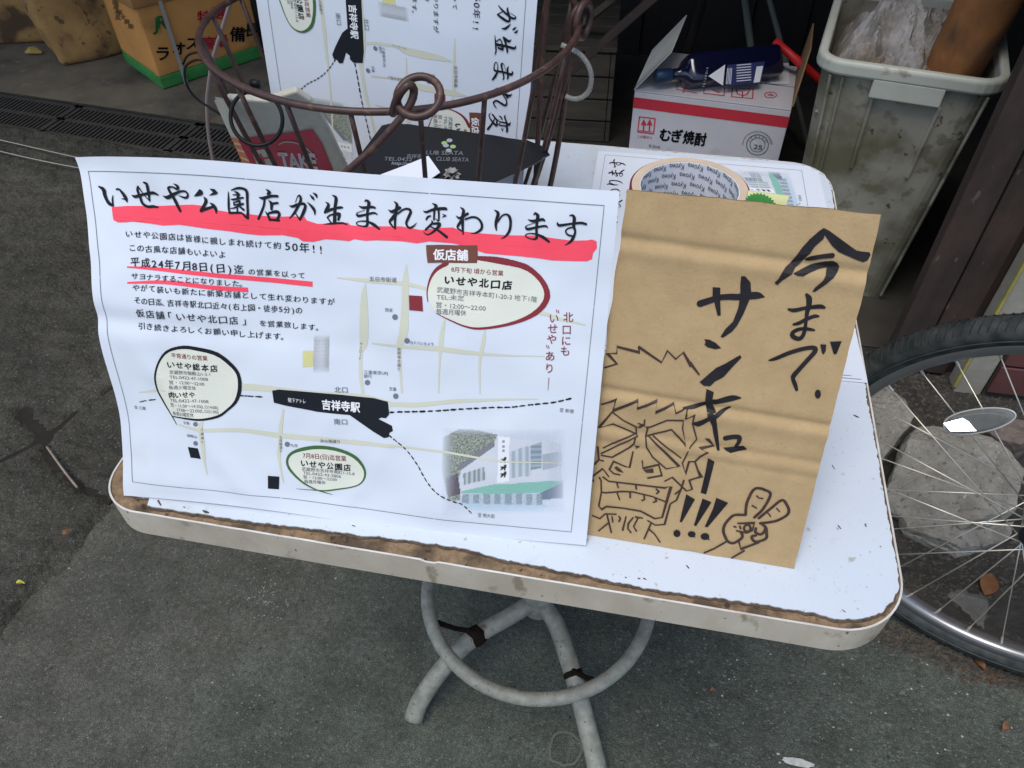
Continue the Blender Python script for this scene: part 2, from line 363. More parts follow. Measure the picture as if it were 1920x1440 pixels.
# ------------------------------------------------------------------ flat print: shapes in millimetre-true coordinates of a face
class Print:
    """collects flat shapes (coordinates on the reference face) per ink; they are laid onto any sheet afterwards"""
    def __init__(s, face): s.face = face; s.L = {}; s.order = []; s.cnt = 0
    def layer(s, name, m, off):
        if name not in s.L: s.L[name] = [m, off, [], []]; s.order.append(name)
        return s.L[name]
    def fr(s, F, x, y): return (F[0] + F[2] * x, F[1] + F[2] * y)
    def put(s, name, m, off, vs, fs, maxedge=.009):
        l = s.layer(name, m, off); s.cnt += 1
        o2 = (s.cnt % 60) * 2.2e-6
        vs = [np.array(v, float) for v in vs]; tris = []
        for f in fs:
            for k in range(1, len(f) - 1): tris.append((f[0], f[k], f[k + 1]))
        it = 0
        while it < 9:
            it += 1; new = []; cache = {}; split = False
            def mid(a, b):
                k = (min(a, b), max(a, b))
                if k not in cache: vs.append((vs[a] + vs[b]) / 2); cache[k] = len(vs) - 1
                return cache[k]
            for (a, b, c) in tris:
                la, lb, lc = (np.hypot(*(vs[a] - vs[b])), np.hypot(*(vs[b] - vs[c])), np.hypot(*(vs[c] - vs[a])))
                mx = max(la, lb, lc)
                if mx <= maxedge: new.append((a, b, c)); continue
                split = True
                if mx == la: m_ = mid(a, b); new += [(a, m_, c), (m_, b, c)]
                elif mx == lb: m_ = mid(b, c); new += [(a, b, m_), (a, m_, c)]
                else: m_ = mid(c, a); new += [(a, b, m_), (m_, b, c)]
            tris = new
            if not split: break
        k0 = len(l[2]); l[2] += [(v[0], v[1], o2) for v in vs]; l[3] += [tuple(k0 + i for i in t) for t in tris]
    def scale(s, x, y): return np.hypot(*(s.face.uv(x + 1, y) - s.face.uv(x, y)))
    def stroke(s, name, m, off, F, txt, w0=None, smooth=True, cap=True, jit=0.0):
        pts = []
        for q in txt.split(','):
            a = [float(z) for z in q.split()]
            if len(a) == 2: a.append(w0)
            pts.append(a)
        if smooth and len(pts) > 2: pts = smooth_path(pts, max(6, 2.2 / F[2]))
        P = []; W = []
        for a in pts:
            x, y = s.fr(F, a[0], a[1]); P.append(s.face.uv(x, y)); W.append(max(.2, a[2]) * F[2] * s.scale(x, y) * (1 + random.uniform(-jit, jit)))
        s.ribbon(name, m, off, P, W, cap)
    def ribbon(s, name, m, off, P, W, cap=True):
        n = len(P); D = []
        for i in range(n):
            d = P[min(i + 1, n - 1)] - P[max(i - 1, 0)]; l = np.hypot(*d); D.append(d / l if l > 1e-9 else np.array([1, 0]))
        vs = []; fs = []
        for i in range(n):
            nn = np.array([-D[i][1], D[i][0]])
            # mitre
            if 0 < i < n - 1:
                a = P[i] - P[i - 1]; b = P[i + 1] - P[i]; a = a / (np.hypot(*a) + 1e-12); b = b / (np.hypot(*b) + 1e-12)
                c = max(.45, math.sqrt(max(0, (1 + a @ b) / 2)))
                wd = W[i] / 2 / c
            else: wd = W[i] / 2
            vs += [P[i] + nn * wd, P[i] - nn * wd]
        for i in range(n - 1): fs.append((2 * i, 2 * i + 1, 2 * i + 3, 2 * i + 2))
        if cap:
            for e, sg in ((0, -1), (n - 1, 1)):
                k0 = len(vs); nn = np.array([-D[e][1], D[e][0]]); c0 = len(vs); vs.append(P[e]); arc = []
                for q in range(7):
                    t = PI * q / 6; vs.append(P[e] + (nn * math.cos(t) + D[e] * sg * math.sin(t)) * W[e] / 2); arc.append(len(vs) - 1)
                for q in range(6): fs.append((c0, arc[q], arc[q + 1]) if sg < 0 else (c0, arc[q + 1], arc[q]))
        s.put(name, m, off, vs, fs)
    def poly(s, name, m, off, F, pts, sm=False, jit=0):
        if isinstance(pts, str): pts = [tuple(float(z) for z in q.split()[:2]) for q in pts.split(',')]
        if sm: pts = [tuple(p) for p in smooth_path(pts, 12, True)]
        if jit: pts = [(a + random.uniform(-jit, jit), b + random.uniform(-jit, jit)) for a, b in pts]
        P = [s.face.uv(*s.fr(F, *p)) for p in pts]
        s.polyuv(name, m, off, P)
    def polyuv(s, name, m, off, P):
        t = geometry.tessellate_polygon([[Vector((p[0], p[1], 0)) for p in P]])
        s.put(name, m, off, P, [tuple(x) for x in t])
    def disc(s, name, m, off, F, x, y, rx, ry=None, n=24):
        ry = ry or rx
        s.poly(name, m, off, F, [(x + rx * math.cos(2 * PI * k / n), y + ry * math.sin(2 * PI * k / n)) for k in range(n)])
    def text(s, name, m, off, F, txt, bl, br, h, bold=0.0, slant=0.0):
        a = s.face.uv(*s.fr(F, *bl)); b = s.face.uv(*s.fr(F, *br)); x, y = s.fr(F, *bl)
        hh = np.hypot(*(s.face.uv(x, y - h * F[2]) - a))
        s.textuv(name, m, off, txt, a, b, hh, bold, slant)
    def textuv(s, name, m, off, txt, a, b, hh, bold=0.0, slant=0.0):
        vs, fs = glyphs(txt, bold)
        xs = [v[0] for v in vs]; x0, x1 = min(xs), max(xs); d = b - a; Lg = np.hypot(*d); d = d / Lg; p = np.array([-d[1], d[0]])
        sx = Lg / (x1 - x0)
        out = [a + d * ((v[0] - x0) * sx + slant * v[1] * hh) + p * ((v[1] + .09) * hh) for v in vs]
        s.put(name, m, off, out, fs, .02)
    def brushtext(s, name, m, off, F, txt, bl, br, h, bold=.006, shear=.13, fill=.86):
        """each character placed on its own with a rising slant, like a brush font"""
        wts = [.62 if ord(c) < 256 else (.60 if c in '、。' else 1.0) for c in txt]; tot = sum(wts); a = s.face.uv(*s.fr(F, *bl)); b = s.face.uv(*s.fr(F, *br)); d = b - a; Lg = np.hypot(*d); d = d / Lg; p = np.array([-d[1], d[0]])
        x, y = s.fr(F, *bl); hh = np.hypot(*(s.face.uv(x, y - h * F[2]) - a)); cur = 0
        for c, w_ in zip(txt, wts):
            if c.strip():
                vs, fs = glyphs(c, bold); xs = [v[0] for v in vs]; adv = Lg * w_ / tot; mx = (min(xs) + max(xs)) / 2; sx = min(adv * fill / max(.3, max(xs) - min(xs)), hh * 1.12); jy = random.uniform(-.03, .03)
                if c in '、。': mx = .4
                out = [a + d * (cur + adv / 2 + (v[0] - mx) * sx) + p * ((v[1] + .09 + jy) * hh * .96 + shear * (v[0] - mx) * sx) for v in vs]
                s.put(name, m, off, out, fs, .02)
            cur += Lg * w_ / tot
    def char(s, name, m, off, F, ch, cx, cy, size, bold=0.0, ang=0.0):
        vs, fs = glyphs(ch, bold); xs = [v[0] for v in vs]; ys = [v[1] for v in vs]
        mx, my = (min(xs) + max(xs)) / 2, .37
        x, y = s.fr(F, cx, cy); c = s.face.uv(x, y); ex = s.face.uv(x + size * F[2], y) - c; ey = s.face.uv(x, y - size * F[2]) - c
        ca, sa = math.cos(ang), math.sin(ang)
        s.put(name, m, off, [c + ex * ((v[0] - mx) * ca - (v[1] - my) * sa) + ey * ((v[0] - mx) * sa + (v[1] - my) * ca) for v in vs], fs, .02)
    def lay(s, parent, fn, skip=()):
        for name in s.order:
            if name in skip: continue
            m, off, vs, fs = s.L[name]
            mb = MB(); mb.add([fn(v[0], v[1], off * 1.5 + v[2]) for v in vs], fs)
            o = mb.build(name, M(m), parent); o['kind'] = 'stuff'
_GL = {}
def glyphs(txt, bold=0.0):
    k = (txt, bold)
    if k in _GL: return _GL[k]
    cu = bpy.data.curves.new('txt', 'FONT'); cu.body = txt; cu.resolution_u = 3
    o = bpy.data.objects.new('txt', cu); COL.objects.link(o)
    dg = bpy.context.evaluated_depsgraph_get(); dg.update()
    me = bpy.data.meshes.new_from_object(o.evaluated_get(dg))
    v0 = [(v.co.x, v.co.y) for v in me.vertices]; f0 = [tuple(p.vertices) for p in me.polygons]; r = ([], [])
    sh = [(0, 0)] if bold < .002 else ([(-bold, 0), (bold, 0), (0, bold)] if bold < .015 else [(-bold, 0), (bold, 0), (0, bold), (0, -bold), (0, 0)])
    for a, b in sh: k0 = len(r[0]); r[0].extend((x + a, y + b) for x, y in v0); r[1].extend(tuple(k0 + q for q in f) for f in f0)
    bpy.data.objects.remove(o); bpy.data.curves.remove(cu); bpy.data.meshes.remove(me)
    _GL[k] = r; return r
ID = (0, 0, 1.0)                                # survey coordinates at full size

#==STRUCTURE==
# ------------------------------------------------------------------ ground with the drain cut into it
def wallbox(name, lo, hi, m, kind='structure', **k):
    b = MB(); b.box(lo, hi); return tag(b.build(name, m), kind=kind, **k)
ga, gb = at(-60, 165, 0), at(480, 245, 0)       # far edge line of the drain
gdir = (gb - ga); gdir = gdir / np.hypot(*gdir[:2]); gnrm = np.array([gdir[1], -gdir[0], 0])   # towards the street
g0 = ga - gdir * 2.5; GL = 5.0; GW = .205
hole = [g0, g0 + gdir * GL, g0 + gdir * GL + gnrm * GW, g0 + gnrm * GW]
outer = [Vector((-60, -60, 0)), Vector((60, -60, 0)), Vector((60, 60, 0)), Vector((-60, 60, 0))]
hv = [Vector((float(p[0]), float(p[1]), 0)) for p in hole]
tess = geometry.tessellate_polygon([outer, hv])
mb = MB(); mb.add([tuple(p) for p in outer + hv], [tuple(t) for t in tess])
gm = mb.build('ground', M('asphalt')); tag(gm, kind='structure')
bmx = bmesh.new(); bmx.from_mesh(gm.data); bmesh.ops.recalc_face_normals(bmx, faces=bmx.faces)
for f in bmx.faces:
    if f.normal.z < 0: f.normal_flip()
bmx.to_mesh(gm.data); bmx.free()
# drain channel
mb = MB(); h4 = [np.array([p.x, p.y, 0]) for p in hv]
mb.add([*h4, *[p + np.array([0, 0, -.25]) for p in h4]], [(0, 1, 5, 4), (1, 2, 6, 5), (2, 3, 7, 6), (3, 0, 4, 7), (4, 5, 6, 7)])
tag(mb.build('drain_channel', M('void')), kind='structure')
pl = .50
k = 0
root0 = None
for i in range(int(GL / pl)):
    a = g0 + gdir * (i * pl + .004) + np.array([0, 0, -.004])
    if not (-3.6 < a[0] < -0.3): continue
    side = 'far left' if a[0] < -2.5 else ''
    names = ['beside the brown carton', 'in front of the orange carton', 'behind the wire basket', 'left of the wooden crate', 'in front of the wooden crate', 'furthest right']
    g = empty('drain_grate', a + gdir * pl / 2 + gnrm * GW / 2, 'dark iron slotted drain grate ' + (['at the far left end of the drain', 'left of the two cartons', 'in front of the brown carton', 'in front of the orange carton', 'behind the wire basket', 'behind the upright poster', 'before the wooden crate'][min(k, 6)]), 'drain grate', 'grates along the drain')
    k += 1
    t = np.array([0, 0, -.03])
    fm = MB()
    for q in (0, .5, 1):
        wd = .016
        o_ = a + gnrm * (q * (GW - wd) ); fm.obox(o_, gdir * (pl - .008), gnrm * wd, t)
    fm.obox(a, gdir * .014, gnrm * GW, t * .98); fm.obox(a + gdir * (pl - .022), gdir * .014, gnrm * GW, t * .98)
    fm.build('grate_frame', M('iron'), g)
    bm_ = MB()
    nb = 27
    for r in (0, 1):
        for j in range(nb):
            o_ = a + gdir * (.014 + (j + .5) * (pl - .036) / nb) + gnrm * (.016 + r * (GW - .016) / 2) - np.array([0, 0, .001])
            bm_.obox(o_, gdir * .0085, gnrm * ((GW - .048) / 2) , t * .8)
    tag(bm_.build('grate_bars', M('iron'), g), kind='stuff')
# shop floor beyond the drain
fa = g0 - gnrm * .002; fb = g0 + gdir * GL - gnrm * .002
mb = MB(); mb.add([fa + [0, 0, .004], fb + [0, 0, .004], fb + [1.6, 3.2, .004], fa + [-1, 3.5, .004]], [(0, 1, 2, 3)])
tag(mb.build('shop_floor', M('floor')), kind='structure')
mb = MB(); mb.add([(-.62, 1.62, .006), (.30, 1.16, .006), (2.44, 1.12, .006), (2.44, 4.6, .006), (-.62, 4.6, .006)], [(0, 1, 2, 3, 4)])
tag(mb.build('inner_floor', mat('inner_floor_shaded', (.05, .045, .036), .85, (.03, .027, .022), 8, 7, .6)), kind='structure')  # interior shade put into the colour, a darker copy of the shop floor
# worn old asphalt patch with a cracked, uneven surface (left)
cr1 = [at(x, y, 0)[:2] for x, y in ((-60, 890), (0, 868), (60, 838), (120, 800), (215, 722), (330, 680), (460, 600))]
cr2 = [at(x, y, 0)[:2] for x, y in ((40, 770), (90, 840), (140, 905), (205, 948))]
edge = [at(x, y, 0)[:2] for x, y in ((-260, 1470), (-80, 1290), (0, 1205), (60, 1140), (120, 1065), (165, 1010), (215, 960), (300, 860), (420, 720), (600, 500), (700, 330))]
def dpoly(p, L):
    best = 9; sd_ = 0
    for a, b in zip(L[:-1], L[1:]):
        d = b - a; t = max(0, min(1, ((p - a) @ d) / (d @ d))); q = a + d * t - p; r = math.hypot(*q)
        if r < best: best = r; sd_ = d[0] * (p - a)[1] - d[1] * (p - a)[0]
    return best, sd_
nx, ny = 290, 250; x0, x1, y0, y1 = -3.3, -.55, .0, 2.35
mb = MB(); idx = {}; vs = []
for j in range(ny + 1):
    for i in range(nx + 1):
        p = np.array([x0 + (x1 - x0) * i / nx, y0 + (y1 - y0) * j / ny])
        wob = .018 * noise.noise(Vector((p[0] * 9, p[1] * 9, 1))) + .008 * noise.noise(Vector((p[0] * 30, p[1] * 30, 2)))
        de, se = dpoly(p, edge); e = (de if se > 0 else -de) + wob; e = min(e, (p - hole[3][:2]) @ gnrm[:2] * 1.0 - .002)
        z = .010 * noise.noise(Vector((p[0] * 5, p[1] * 5, 0))) + .009 * noise.noise(Vector((p[0] * 22, p[1] * 22, 5))) + .006 * noise.noise(Vector((p[0] * 60, p[1] * 60, 9)))
        z = .013 + z * .8
        for cr, wd, dp in ((cr1, .008, .014), (cr2, .011, .017)):
            dc, _ = dpoly(p + wob * .9 + .006 * noise.noise(Vector((p[0] * 75, p[1] * 75, 6))), cr); z -= dp * math.exp(-(dc / wd) ** 2)
        z = min(z, .03) * max(0, min(1, e / .02)) - (.004 if e < .0 else 0) - .003 * (1 - max(0, min(1, e / .02)))
        fade = min(1, (p[0] - x0) / .05, (p[1] - y0) / .05)
        z = z * max(0, fade) - .003 * (1 - max(0, fade))
        vs.append((p[0], p[1], z))
fs = [(j * (nx + 1) + i, j * (nx + 1) + i + 1, (j + 1) * (nx + 1) + i + 1, (j + 1) * (nx + 1) + i) for j in range(ny) for i in range(nx)
      if max(vs[q][2] for q in (j * (nx + 1) + i, j * (nx + 1) + i + 1, (j + 1) * (nx + 1) + i + 1, (j + 1) * (nx + 1) + i)) > -.0029]
mb.add(vs, fs); tag(mb.build('worn_pavement', M('old'), smooth=True), kind='structure')
for cr, wd in ((cr1, .008), (cr2, .010)):
    mb = MB(); P = smooth_path([np.array([p[0], p[1]]) for p in cr], .02); vs = []
    for i, p in enumerate(P):
        d = P[min(i + 1, len(P) - 1)] - P[max(i - 1, 0)]; d = d / np.hypot(*d); nn = np.array([-d[1], d[0]]); w2 = wd * (2.1 + .8 * noise.noise(Vector((p[0] * 30, p[1] * 30, 4))))
        vs += [(*(p + nn * w2), .0036 if cr is cr1 else .0044), (*(p - nn * w2), .0036 if cr is cr1 else .0044)]
    mb.add(vs, [(2 * i, 2 * i + 1, 2 * i + 3, 2 * i + 2) for i in range(len(P) - 1)]); tag(mb.build('crack_dirt', mat('crack_dirt', (.022, .019, .015), .95, (.012, .010, .008), 60, 5, .6)), kind='structure')
# paint dab and damp ring on the asphalt
def blob(name, c, rx, ry, m, z=.004, ring=0, ang=0, seed=0):
    mb = MB(); n = 40; vo = []; vi = []
    for i in range(n):
        t = 2 * PI * i / n; r = 1 + .25 * noise.noise(Vector((math.cos(t) * 2, math.sin(t) * 2, seed)))
        x, y = rx * r * math.cos(t), ry * r * math.sin(t); vo.append((c[0] + x * math.cos(ang) - y * math.sin(ang), c[1] + x * math.sin(ang) + y * math.cos(ang), z))
        if ring: q = ring; vi.append((c[0] + q * x, c[1] + q * y, z))
    if ring: mb.add(vo + vi, [(i, (i + 1) % n, n + (i + 1) % n, n + i) for i in range(n)])
    else: mb.add(vo, [tuple(range(n))])
    return mb.build(name, m, gm)
gm['_base'] = (0, 0, 0)
blob('paint_mark', at(1495, 1431, 0), .024, .006, M('mark'), seed=3)
blob('damp_ring', at(1060, 1406, 0), .027, .027, M('stainring'), ring=.86, seed=5)

# ------------------------------------------------------------------ the shop round the back (dark, roofed)
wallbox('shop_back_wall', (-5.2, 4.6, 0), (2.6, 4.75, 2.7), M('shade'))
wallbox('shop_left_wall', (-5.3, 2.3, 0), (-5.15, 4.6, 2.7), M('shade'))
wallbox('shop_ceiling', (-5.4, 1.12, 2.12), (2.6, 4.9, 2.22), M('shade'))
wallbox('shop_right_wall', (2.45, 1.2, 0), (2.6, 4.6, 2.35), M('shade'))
# partition of dark planks closing the right-hand interior
pa = empty('plank_partition', (.9, 2.95, 0), 'dark plank partition behind the white carton and the grey bin', 'wall')
pa['kind'] = 'structure'
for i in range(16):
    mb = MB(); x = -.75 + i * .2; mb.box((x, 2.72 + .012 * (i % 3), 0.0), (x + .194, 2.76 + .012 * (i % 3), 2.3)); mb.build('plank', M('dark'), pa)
# facade to the right of the opening: red-brown boards, old white post, red tiles
WY = 1.085
lb = aty(1679, 602, WY); WX0 = float(lb[0]) + .018
wp0 = at(1777, 735, 0); wp1 = at(1837, 744, 0)
fc = empty('board_wall', (WX0, WY, 0), 'dark red-brown board wall standing right of the grey bin', 'wall'); fc['kind'] = 'structure'
bw = (wp0[0] - WX0 - .002) / 2
for i in range(2):
    mb = MB(); mb.box((WX0 + i * bw + (.002 if i else 0), WY + (.002 if i == 1 else 0), 0.01), (WX0 + (i + 1) * bw - .002, WY + .035, 2.3)); bevel(mb.build('board', M('red_wood'), fc), .003)
# wide back part of the wall as seen past the post
mb = MB(); mb.box((wp0[0], WY + .02, 0.0), (1.9, WY + .05, 2.3)); tag(mb.build('wall_core', M('red_wood'), fc))
po = empty('white_post', (wp0[0], wp0[1], 0), 'narrow old white post with a yellow stripe down its left edge', 'post')
mb = MB(); mb.box((wp0[0] + .010, wp0[1], 0), (wp1[0], wp0[1] + .05, 2.0)); bevel(mb.build('post_body', M('postw'), po), .004)
mb = MB(); mb.box((wp0[0] + .004, wp0[1] - .003, .02), (wp0[0] + .0095, wp0[1] + .004, 2.0)); mb.build('yellow_stripe', M('posty'), po)
tw = empty('tiled_wall', (wp1[0] + .3, wp1[1], 0), 'dark red tiled wall right of the white post', 'wall'); tw['kind'] = 'structure'
mb = MB(); mb.box((wp1[0] + .004, wp1[1] + .006, 0), (1.7, wp1[1] + .045, 1.6)); mb.build('wall_backing', M('grout'), tw)
tproto = None
for r in range(12):
    for c_ in range(6):
        x = wp1[0] + .006 + c_ * .186 - (.09 if r % 2 else 0); zz = .02 + r * .083
        xa = max(x, wp1[0] + .006); xb = x + .180
        mb = MB(); mb.box((xa, wp1[1] - .004 + random.uniform(-.0015, .0015), zz), (xb, wp1[1] + .006, zz + .077)); bevel(mb.build('tile', M('tile'), tw), .002, 1)

#==TABLE==
# ------------------------------------------------------------------ table
W_, D_ = .7060, .7266
def rrect(x0, y0, x1, y1, r_, n=10, ins=0.0, rl=.044):
    x0 += ins; y0 += ins; x1 -= ins; y1 -= ins; r_ = max(.001, r_ - ins); rl = max(.001, rl - ins); P = []
    for cx, cy, a, r in ((x1 - r_, y0 + r_, -PI / 2, r_), (x1 - r_, y1 - r_, 0, r_), (x0 + r_, y1 - r_, PI / 2, r_), (x0 + rl, y0 + rl, PI, rl)):
        for i in range(n + 1): t = a + PI / 2 * i / n; P.append((cx + r * math.cos(t), cy + r * math.sin(t)))
    return P
def prism(mb, P, z0, z1, top=True, bot=True):
    n = len(P); mb.add([(p[0], p[1], z0) for p in P] + [(p[0], p[1], z1) for p in P], [(i, (i + 1) % n, n + (i + 1) % n, n + i) for i in range(n)] + ([tuple(range(n, 2 * n))] if top else []) + ([tuple(range(n - 1, -1, -1))] if bot else []))
tb = empty('table', (-.345, .363, 0), 'worn white-topped table with chipped edge on galvanised pedestal legs', 'table')
BT = .035; RC = .058
mb = MB(); prism(mb, rrect(-W_, 0, 0, D_, RC, ins=.0018), T - BT + .001, T - .0022); mb.build('tabletop_board', M('core'), tb)
# edge band: a wrapped strip standing 0.4 mm proud of the core
mb = MB(); A = rrect(-W_, 0, 0, D_, RC, 14); B = rrect(-W_, 0, 0, D_, RC, 14, ins=.0017); n = len(A)
def dense(P, step=.006):
    out = []
    for a, b in zip(P, P[1:] + P[:1]):
        k = max(1, int(math.hypot(b[0] - a[0], b[1] - a[1]) / step))
        for j in range(k): out.append((a[0] + (b[0] - a[0]) * j / k, a[1] + (b[1] - a[1]) * j / k))
    return out
def offs(P, d):
    n = len(P); out = []
    for i in range(n):
        a, b = P[i - 1], P[(i + 1) % n]; tx, ty = b[0] - a[0], b[1] - a[1]; l = math.hypot(tx, ty) or 1; out.append((P[i][0] - ty / l * d, P[i][1] + tx / l * d))
    return out
A = dense(A, .004); B = offs(A, .0017); n = len(A)
ztop = [T - .0008 + .0008 * noise.noise(Vector((p[0] * 25, p[1] * 25, 3))) - (.0022 if noise.noise(Vector((p[0] * 14, p[1] * 14, 8))) > .38 else 0) for p in A]
wv = [.0004 * noise.noise(Vector((p[0] * 12, p[1] * 12, 1))) for p in A]
mb.add([(p[0], p[1], T - BT) for p in A] + [(p[0], p[1], z) for p, z in zip(A, ztop)] + [(p[0], p[1], z) for p, z in zip(B, ztop)] + [(p[0], p[1], T - BT) for p in B],
       [(k * n + i, k * n + (i + 1) % n, ((k + 1) % 4) * n + (i + 1) % n, ((k + 1) % 4) * n + i) for k in (0, 1, 2, 3) for i in range(n)])
o = mb.build('edge_band', [M('band'), M('bandtop')], tb)
for pi_, p in enumerate(o.data.polygons):
    if n <= pi_ < 2 * n: p.material_index = 1
# laminate sheet with a chipped outline
chips = [(-.71, .018), (-.672, .014), (-.655, .0065), (-.60, .0075), (-.55, .008), (-.50, .011), (-.46, .0125), (-.42, .014), (-.385, .0155), (-.36, .0165), (-.34, .012), (-.30, .011), (-.26, .0095), (-.20, .0065), (-.15, .0085), (-.10, .0095), (-.06, .0085), (-.03, .006), (0, .003)]
def chip(x):
    for (a, va), (b, vb) in zip(chips[:-1], chips[1:]):
        if a <= x <= b: return va + (vb - va) * (x - a) / (b - a)
    return .004
P0 = dense(rrect(-W_, 0, 0, D_, RC, 12, ins=.0018), .0022)
def lam_outline(extra=0.0, seed=0.0):
    out = []
    N_ = len(P0)
    for i, p in enumerate(P0):
        a, b = P0[i - 1], P0[(i + 1) % N_]; tx, ty = b[0] - a[0], b[1] - a[1]; l = math.hypot(tx, ty) or 1; nxn, nyn = -ty / l, tx / l
        nzv = noise.noise(Vector((p[0] * 45, p[1] * 45, seed))); nz2 = noise.noise(Vector((p[0] * 170, p[1] * 170, seed + 4)))
        front = max(0.0, min(1.0, (nyn - .2) / .6))
        d = front * chip(p[0]) + (1 - front) * (.0016 + .0065 * max(0, noise.noise(Vector((p[0] * 21, p[1] * 21, seed + 7))) - .12) * (1 if nxn < 0 else .6))
        if p[0] < -.655 and p[1] < .09: d = max(d, .017 - abs(p[1] - .03) * .1)
        d += .0013 * nzv * front + .0013 * nz2 + .0007 * noise.noise(Vector((p[0] * 420, p[1] * 420, seed))) + extra * (1 + .7 * noise.noise(Vector((p[0] * 60, p[1] * 60, 9))))
        d = max(d, .0008)
        out.append((p[0] + nxn * d, p[1] + nyn * d))
    return out
LO = lam_outline()
def tess_prism(mb, P, z0, z1, walls=True):
    n = len(P); t = geometry.tessellate_polygon([[Vector((p[0], p[1], 0)) for p in P]])
    mb.add([(p[0], p[1], z1) for p in P] + [(p[0], p[1], z0) for p in P], [tuple(x) for x in t] + [(i, (i + 1) % n, n + (i + 1) % n, n + i) for i in range(n)])
mb = MB(); tess_prism(mb, LO, T - .0016, T); mb.build('laminate_sheet', M('laminate'), tb)
mb = MB(); tess_prism(mb, lam_outline(-.0022), T - .0022, T - .0012)
o = mb.build('dirt_line', M('dirt'), tb); tag(o, kind='stuff')
# scratches and burn marks on the laminate
TFm = Face((0, 0, T + .00012), (1, 0, 0), (0, 1, 0)); TPm = Print(TFm)
for q in ('1600 778 2,1606 781 3.4,1611 783 1.5', '1571 985 3,1577 992 2', '1650 1024 2.4,1652 1026 2', '1579 1143 1.6,1585 1148 2.4', '1172 1082 3,1175 1084 2', '1196 1084 3,1200 1086 2.4', '1206 1084 3.4,1212 1087 2', '1287 1060 2,1292 1066 3', '296 938 3.5,302 948 2.4', '380 957 2,386 960 5,392 962 2', '344 950 2,347 952 2', '1530 1160 2.4,1533 1162 2', '1560 872 1.4,1565 880 1.6', '660 985 2,666 987 2'):
    TPm.stroke('scratch_marks', 'dirt', .0001, ID, q, cap=False, jit=.2)
TPm.lay(tb, TFm.pos)
# pedestal
CX, CY = -.338, .300; HZ = .118
mb = MB(); mb.tube([(CX, CY, HZ + .01), (CX, CY, T - BT - .0105)], .019, 20); mb.build('column', M('steel'), tb, smooth=False)
mb = MB(); mb.tube([(CX, CY, T - BT - .010), (CX, CY, T - BT - .001)], .11, 32); mb.build('mounting_plate', M('steel'), tb)
mb = MB(); mb.tube([(CX, CY, HZ - .032), (CX, CY, HZ - .022), (CX, CY, HZ + .022), (CX, CY, HZ + .034)], [.020, .026, .026, .020], 20); mb.build('hub', M('steel'), tb)
def leg_path(pts): return [np.array(at(x, y, z)) for x, y, z in pts]
l1 = [np.array([CX, CY, HZ])] + leg_path([(948, 1160, .112), (893, 1192, .108), (845, 1235, .092), (806, 1285, .065), (784, 1322, .033), (776, 1350, .012)])
l2 = [np.array([CX, CY, HZ])] + leg_path([(1040, 1165, .112), (1062, 1225, .105), (1082, 1290, .092), (1100, 1360, .068), (1118, 1432, .040), (1128, 1490, .014)])
l1[-1][2] = .016; l2[-1][2] = .016
legs = [l1, l2]
for l in (l1, l2):
    legs.append([np.array([2 * CX - p[0], 2 * CY - p[1], p[2]]) for p in l])
for l in legs:
    sp = smooth_path(l, .012); mb = MB(); mb.tube(sp, [.0142 + .0028 * max(0, (i / len(sp) - .55)) for i in range(len(sp))], 14); mb.build('leg', M('steel'), tb, smooth=True)
ring = [(-.3345 + .1705 * math.cos(t), .2735 + .1705 * math.sin(t), .198) for t in np.linspace(0, 2 * PI, 73)[:-1]]
mb = MB(); mb.tube(ring, .0103, 12, closed=True); mb.build('foot_ring', M('steel'), tb, smooth=True)
for k, l in enumerate(legs):      # rusty brackets that carry the ring
    tgt = np.array(at(886, 1182, .108)) if k % 2 == 0 else np.array(at(1076, 1264, .098))
    if k > 1: tgt = np.array([2 * CX - tgt[0], 2 * CY - tgt[1], tgt[2]])
    sp = smooth_path(l, .004); bi_ = min(range(len(sp)), key=lambda i: np.linalg.norm(sp[i] - tgt)); base = sp[bi_]; dd = sp[min(bi_ + 2, len(sp) - 1)] - sp[max(0, bi_ - 2)]; dd = dd / np.linalg.norm(dd)
    rd_ = base - np.array([-.3345, .2735, 0]); rd_[2] = 0; rd_ = rd_ / np.linalg.norm(rd_); q = np.array([-.3345, .2735, .196]) + rd_ * .168
    mb = MB(); mb.tube([base + [0, 0, .012], base * .5 + q * .5, q], [.0045, .004, .0045], 7); mb.build('ring_bracket', M('rust'), tb)
    mb = MB(); hw_ = .011 if k % 2 == 0 else .0045; cp_ = [base + dd * hw_ * s_ for s_ in (-1, -.4, .3, 1)]; mb.tube(cp_, [.0146, .0165, .0172, .0150] if k % 2 == 0 else [.0146, .0152, .0152, .0146], 14); co = mb.build('rusty_clamp', M('rust'), tb, smooth=True)
    for v in co.data.vertices: v.co += Vector((1, .6, .4)) * .005 * noise.noise(v.co * 90) * (1 if k % 2 == 0 else .4)

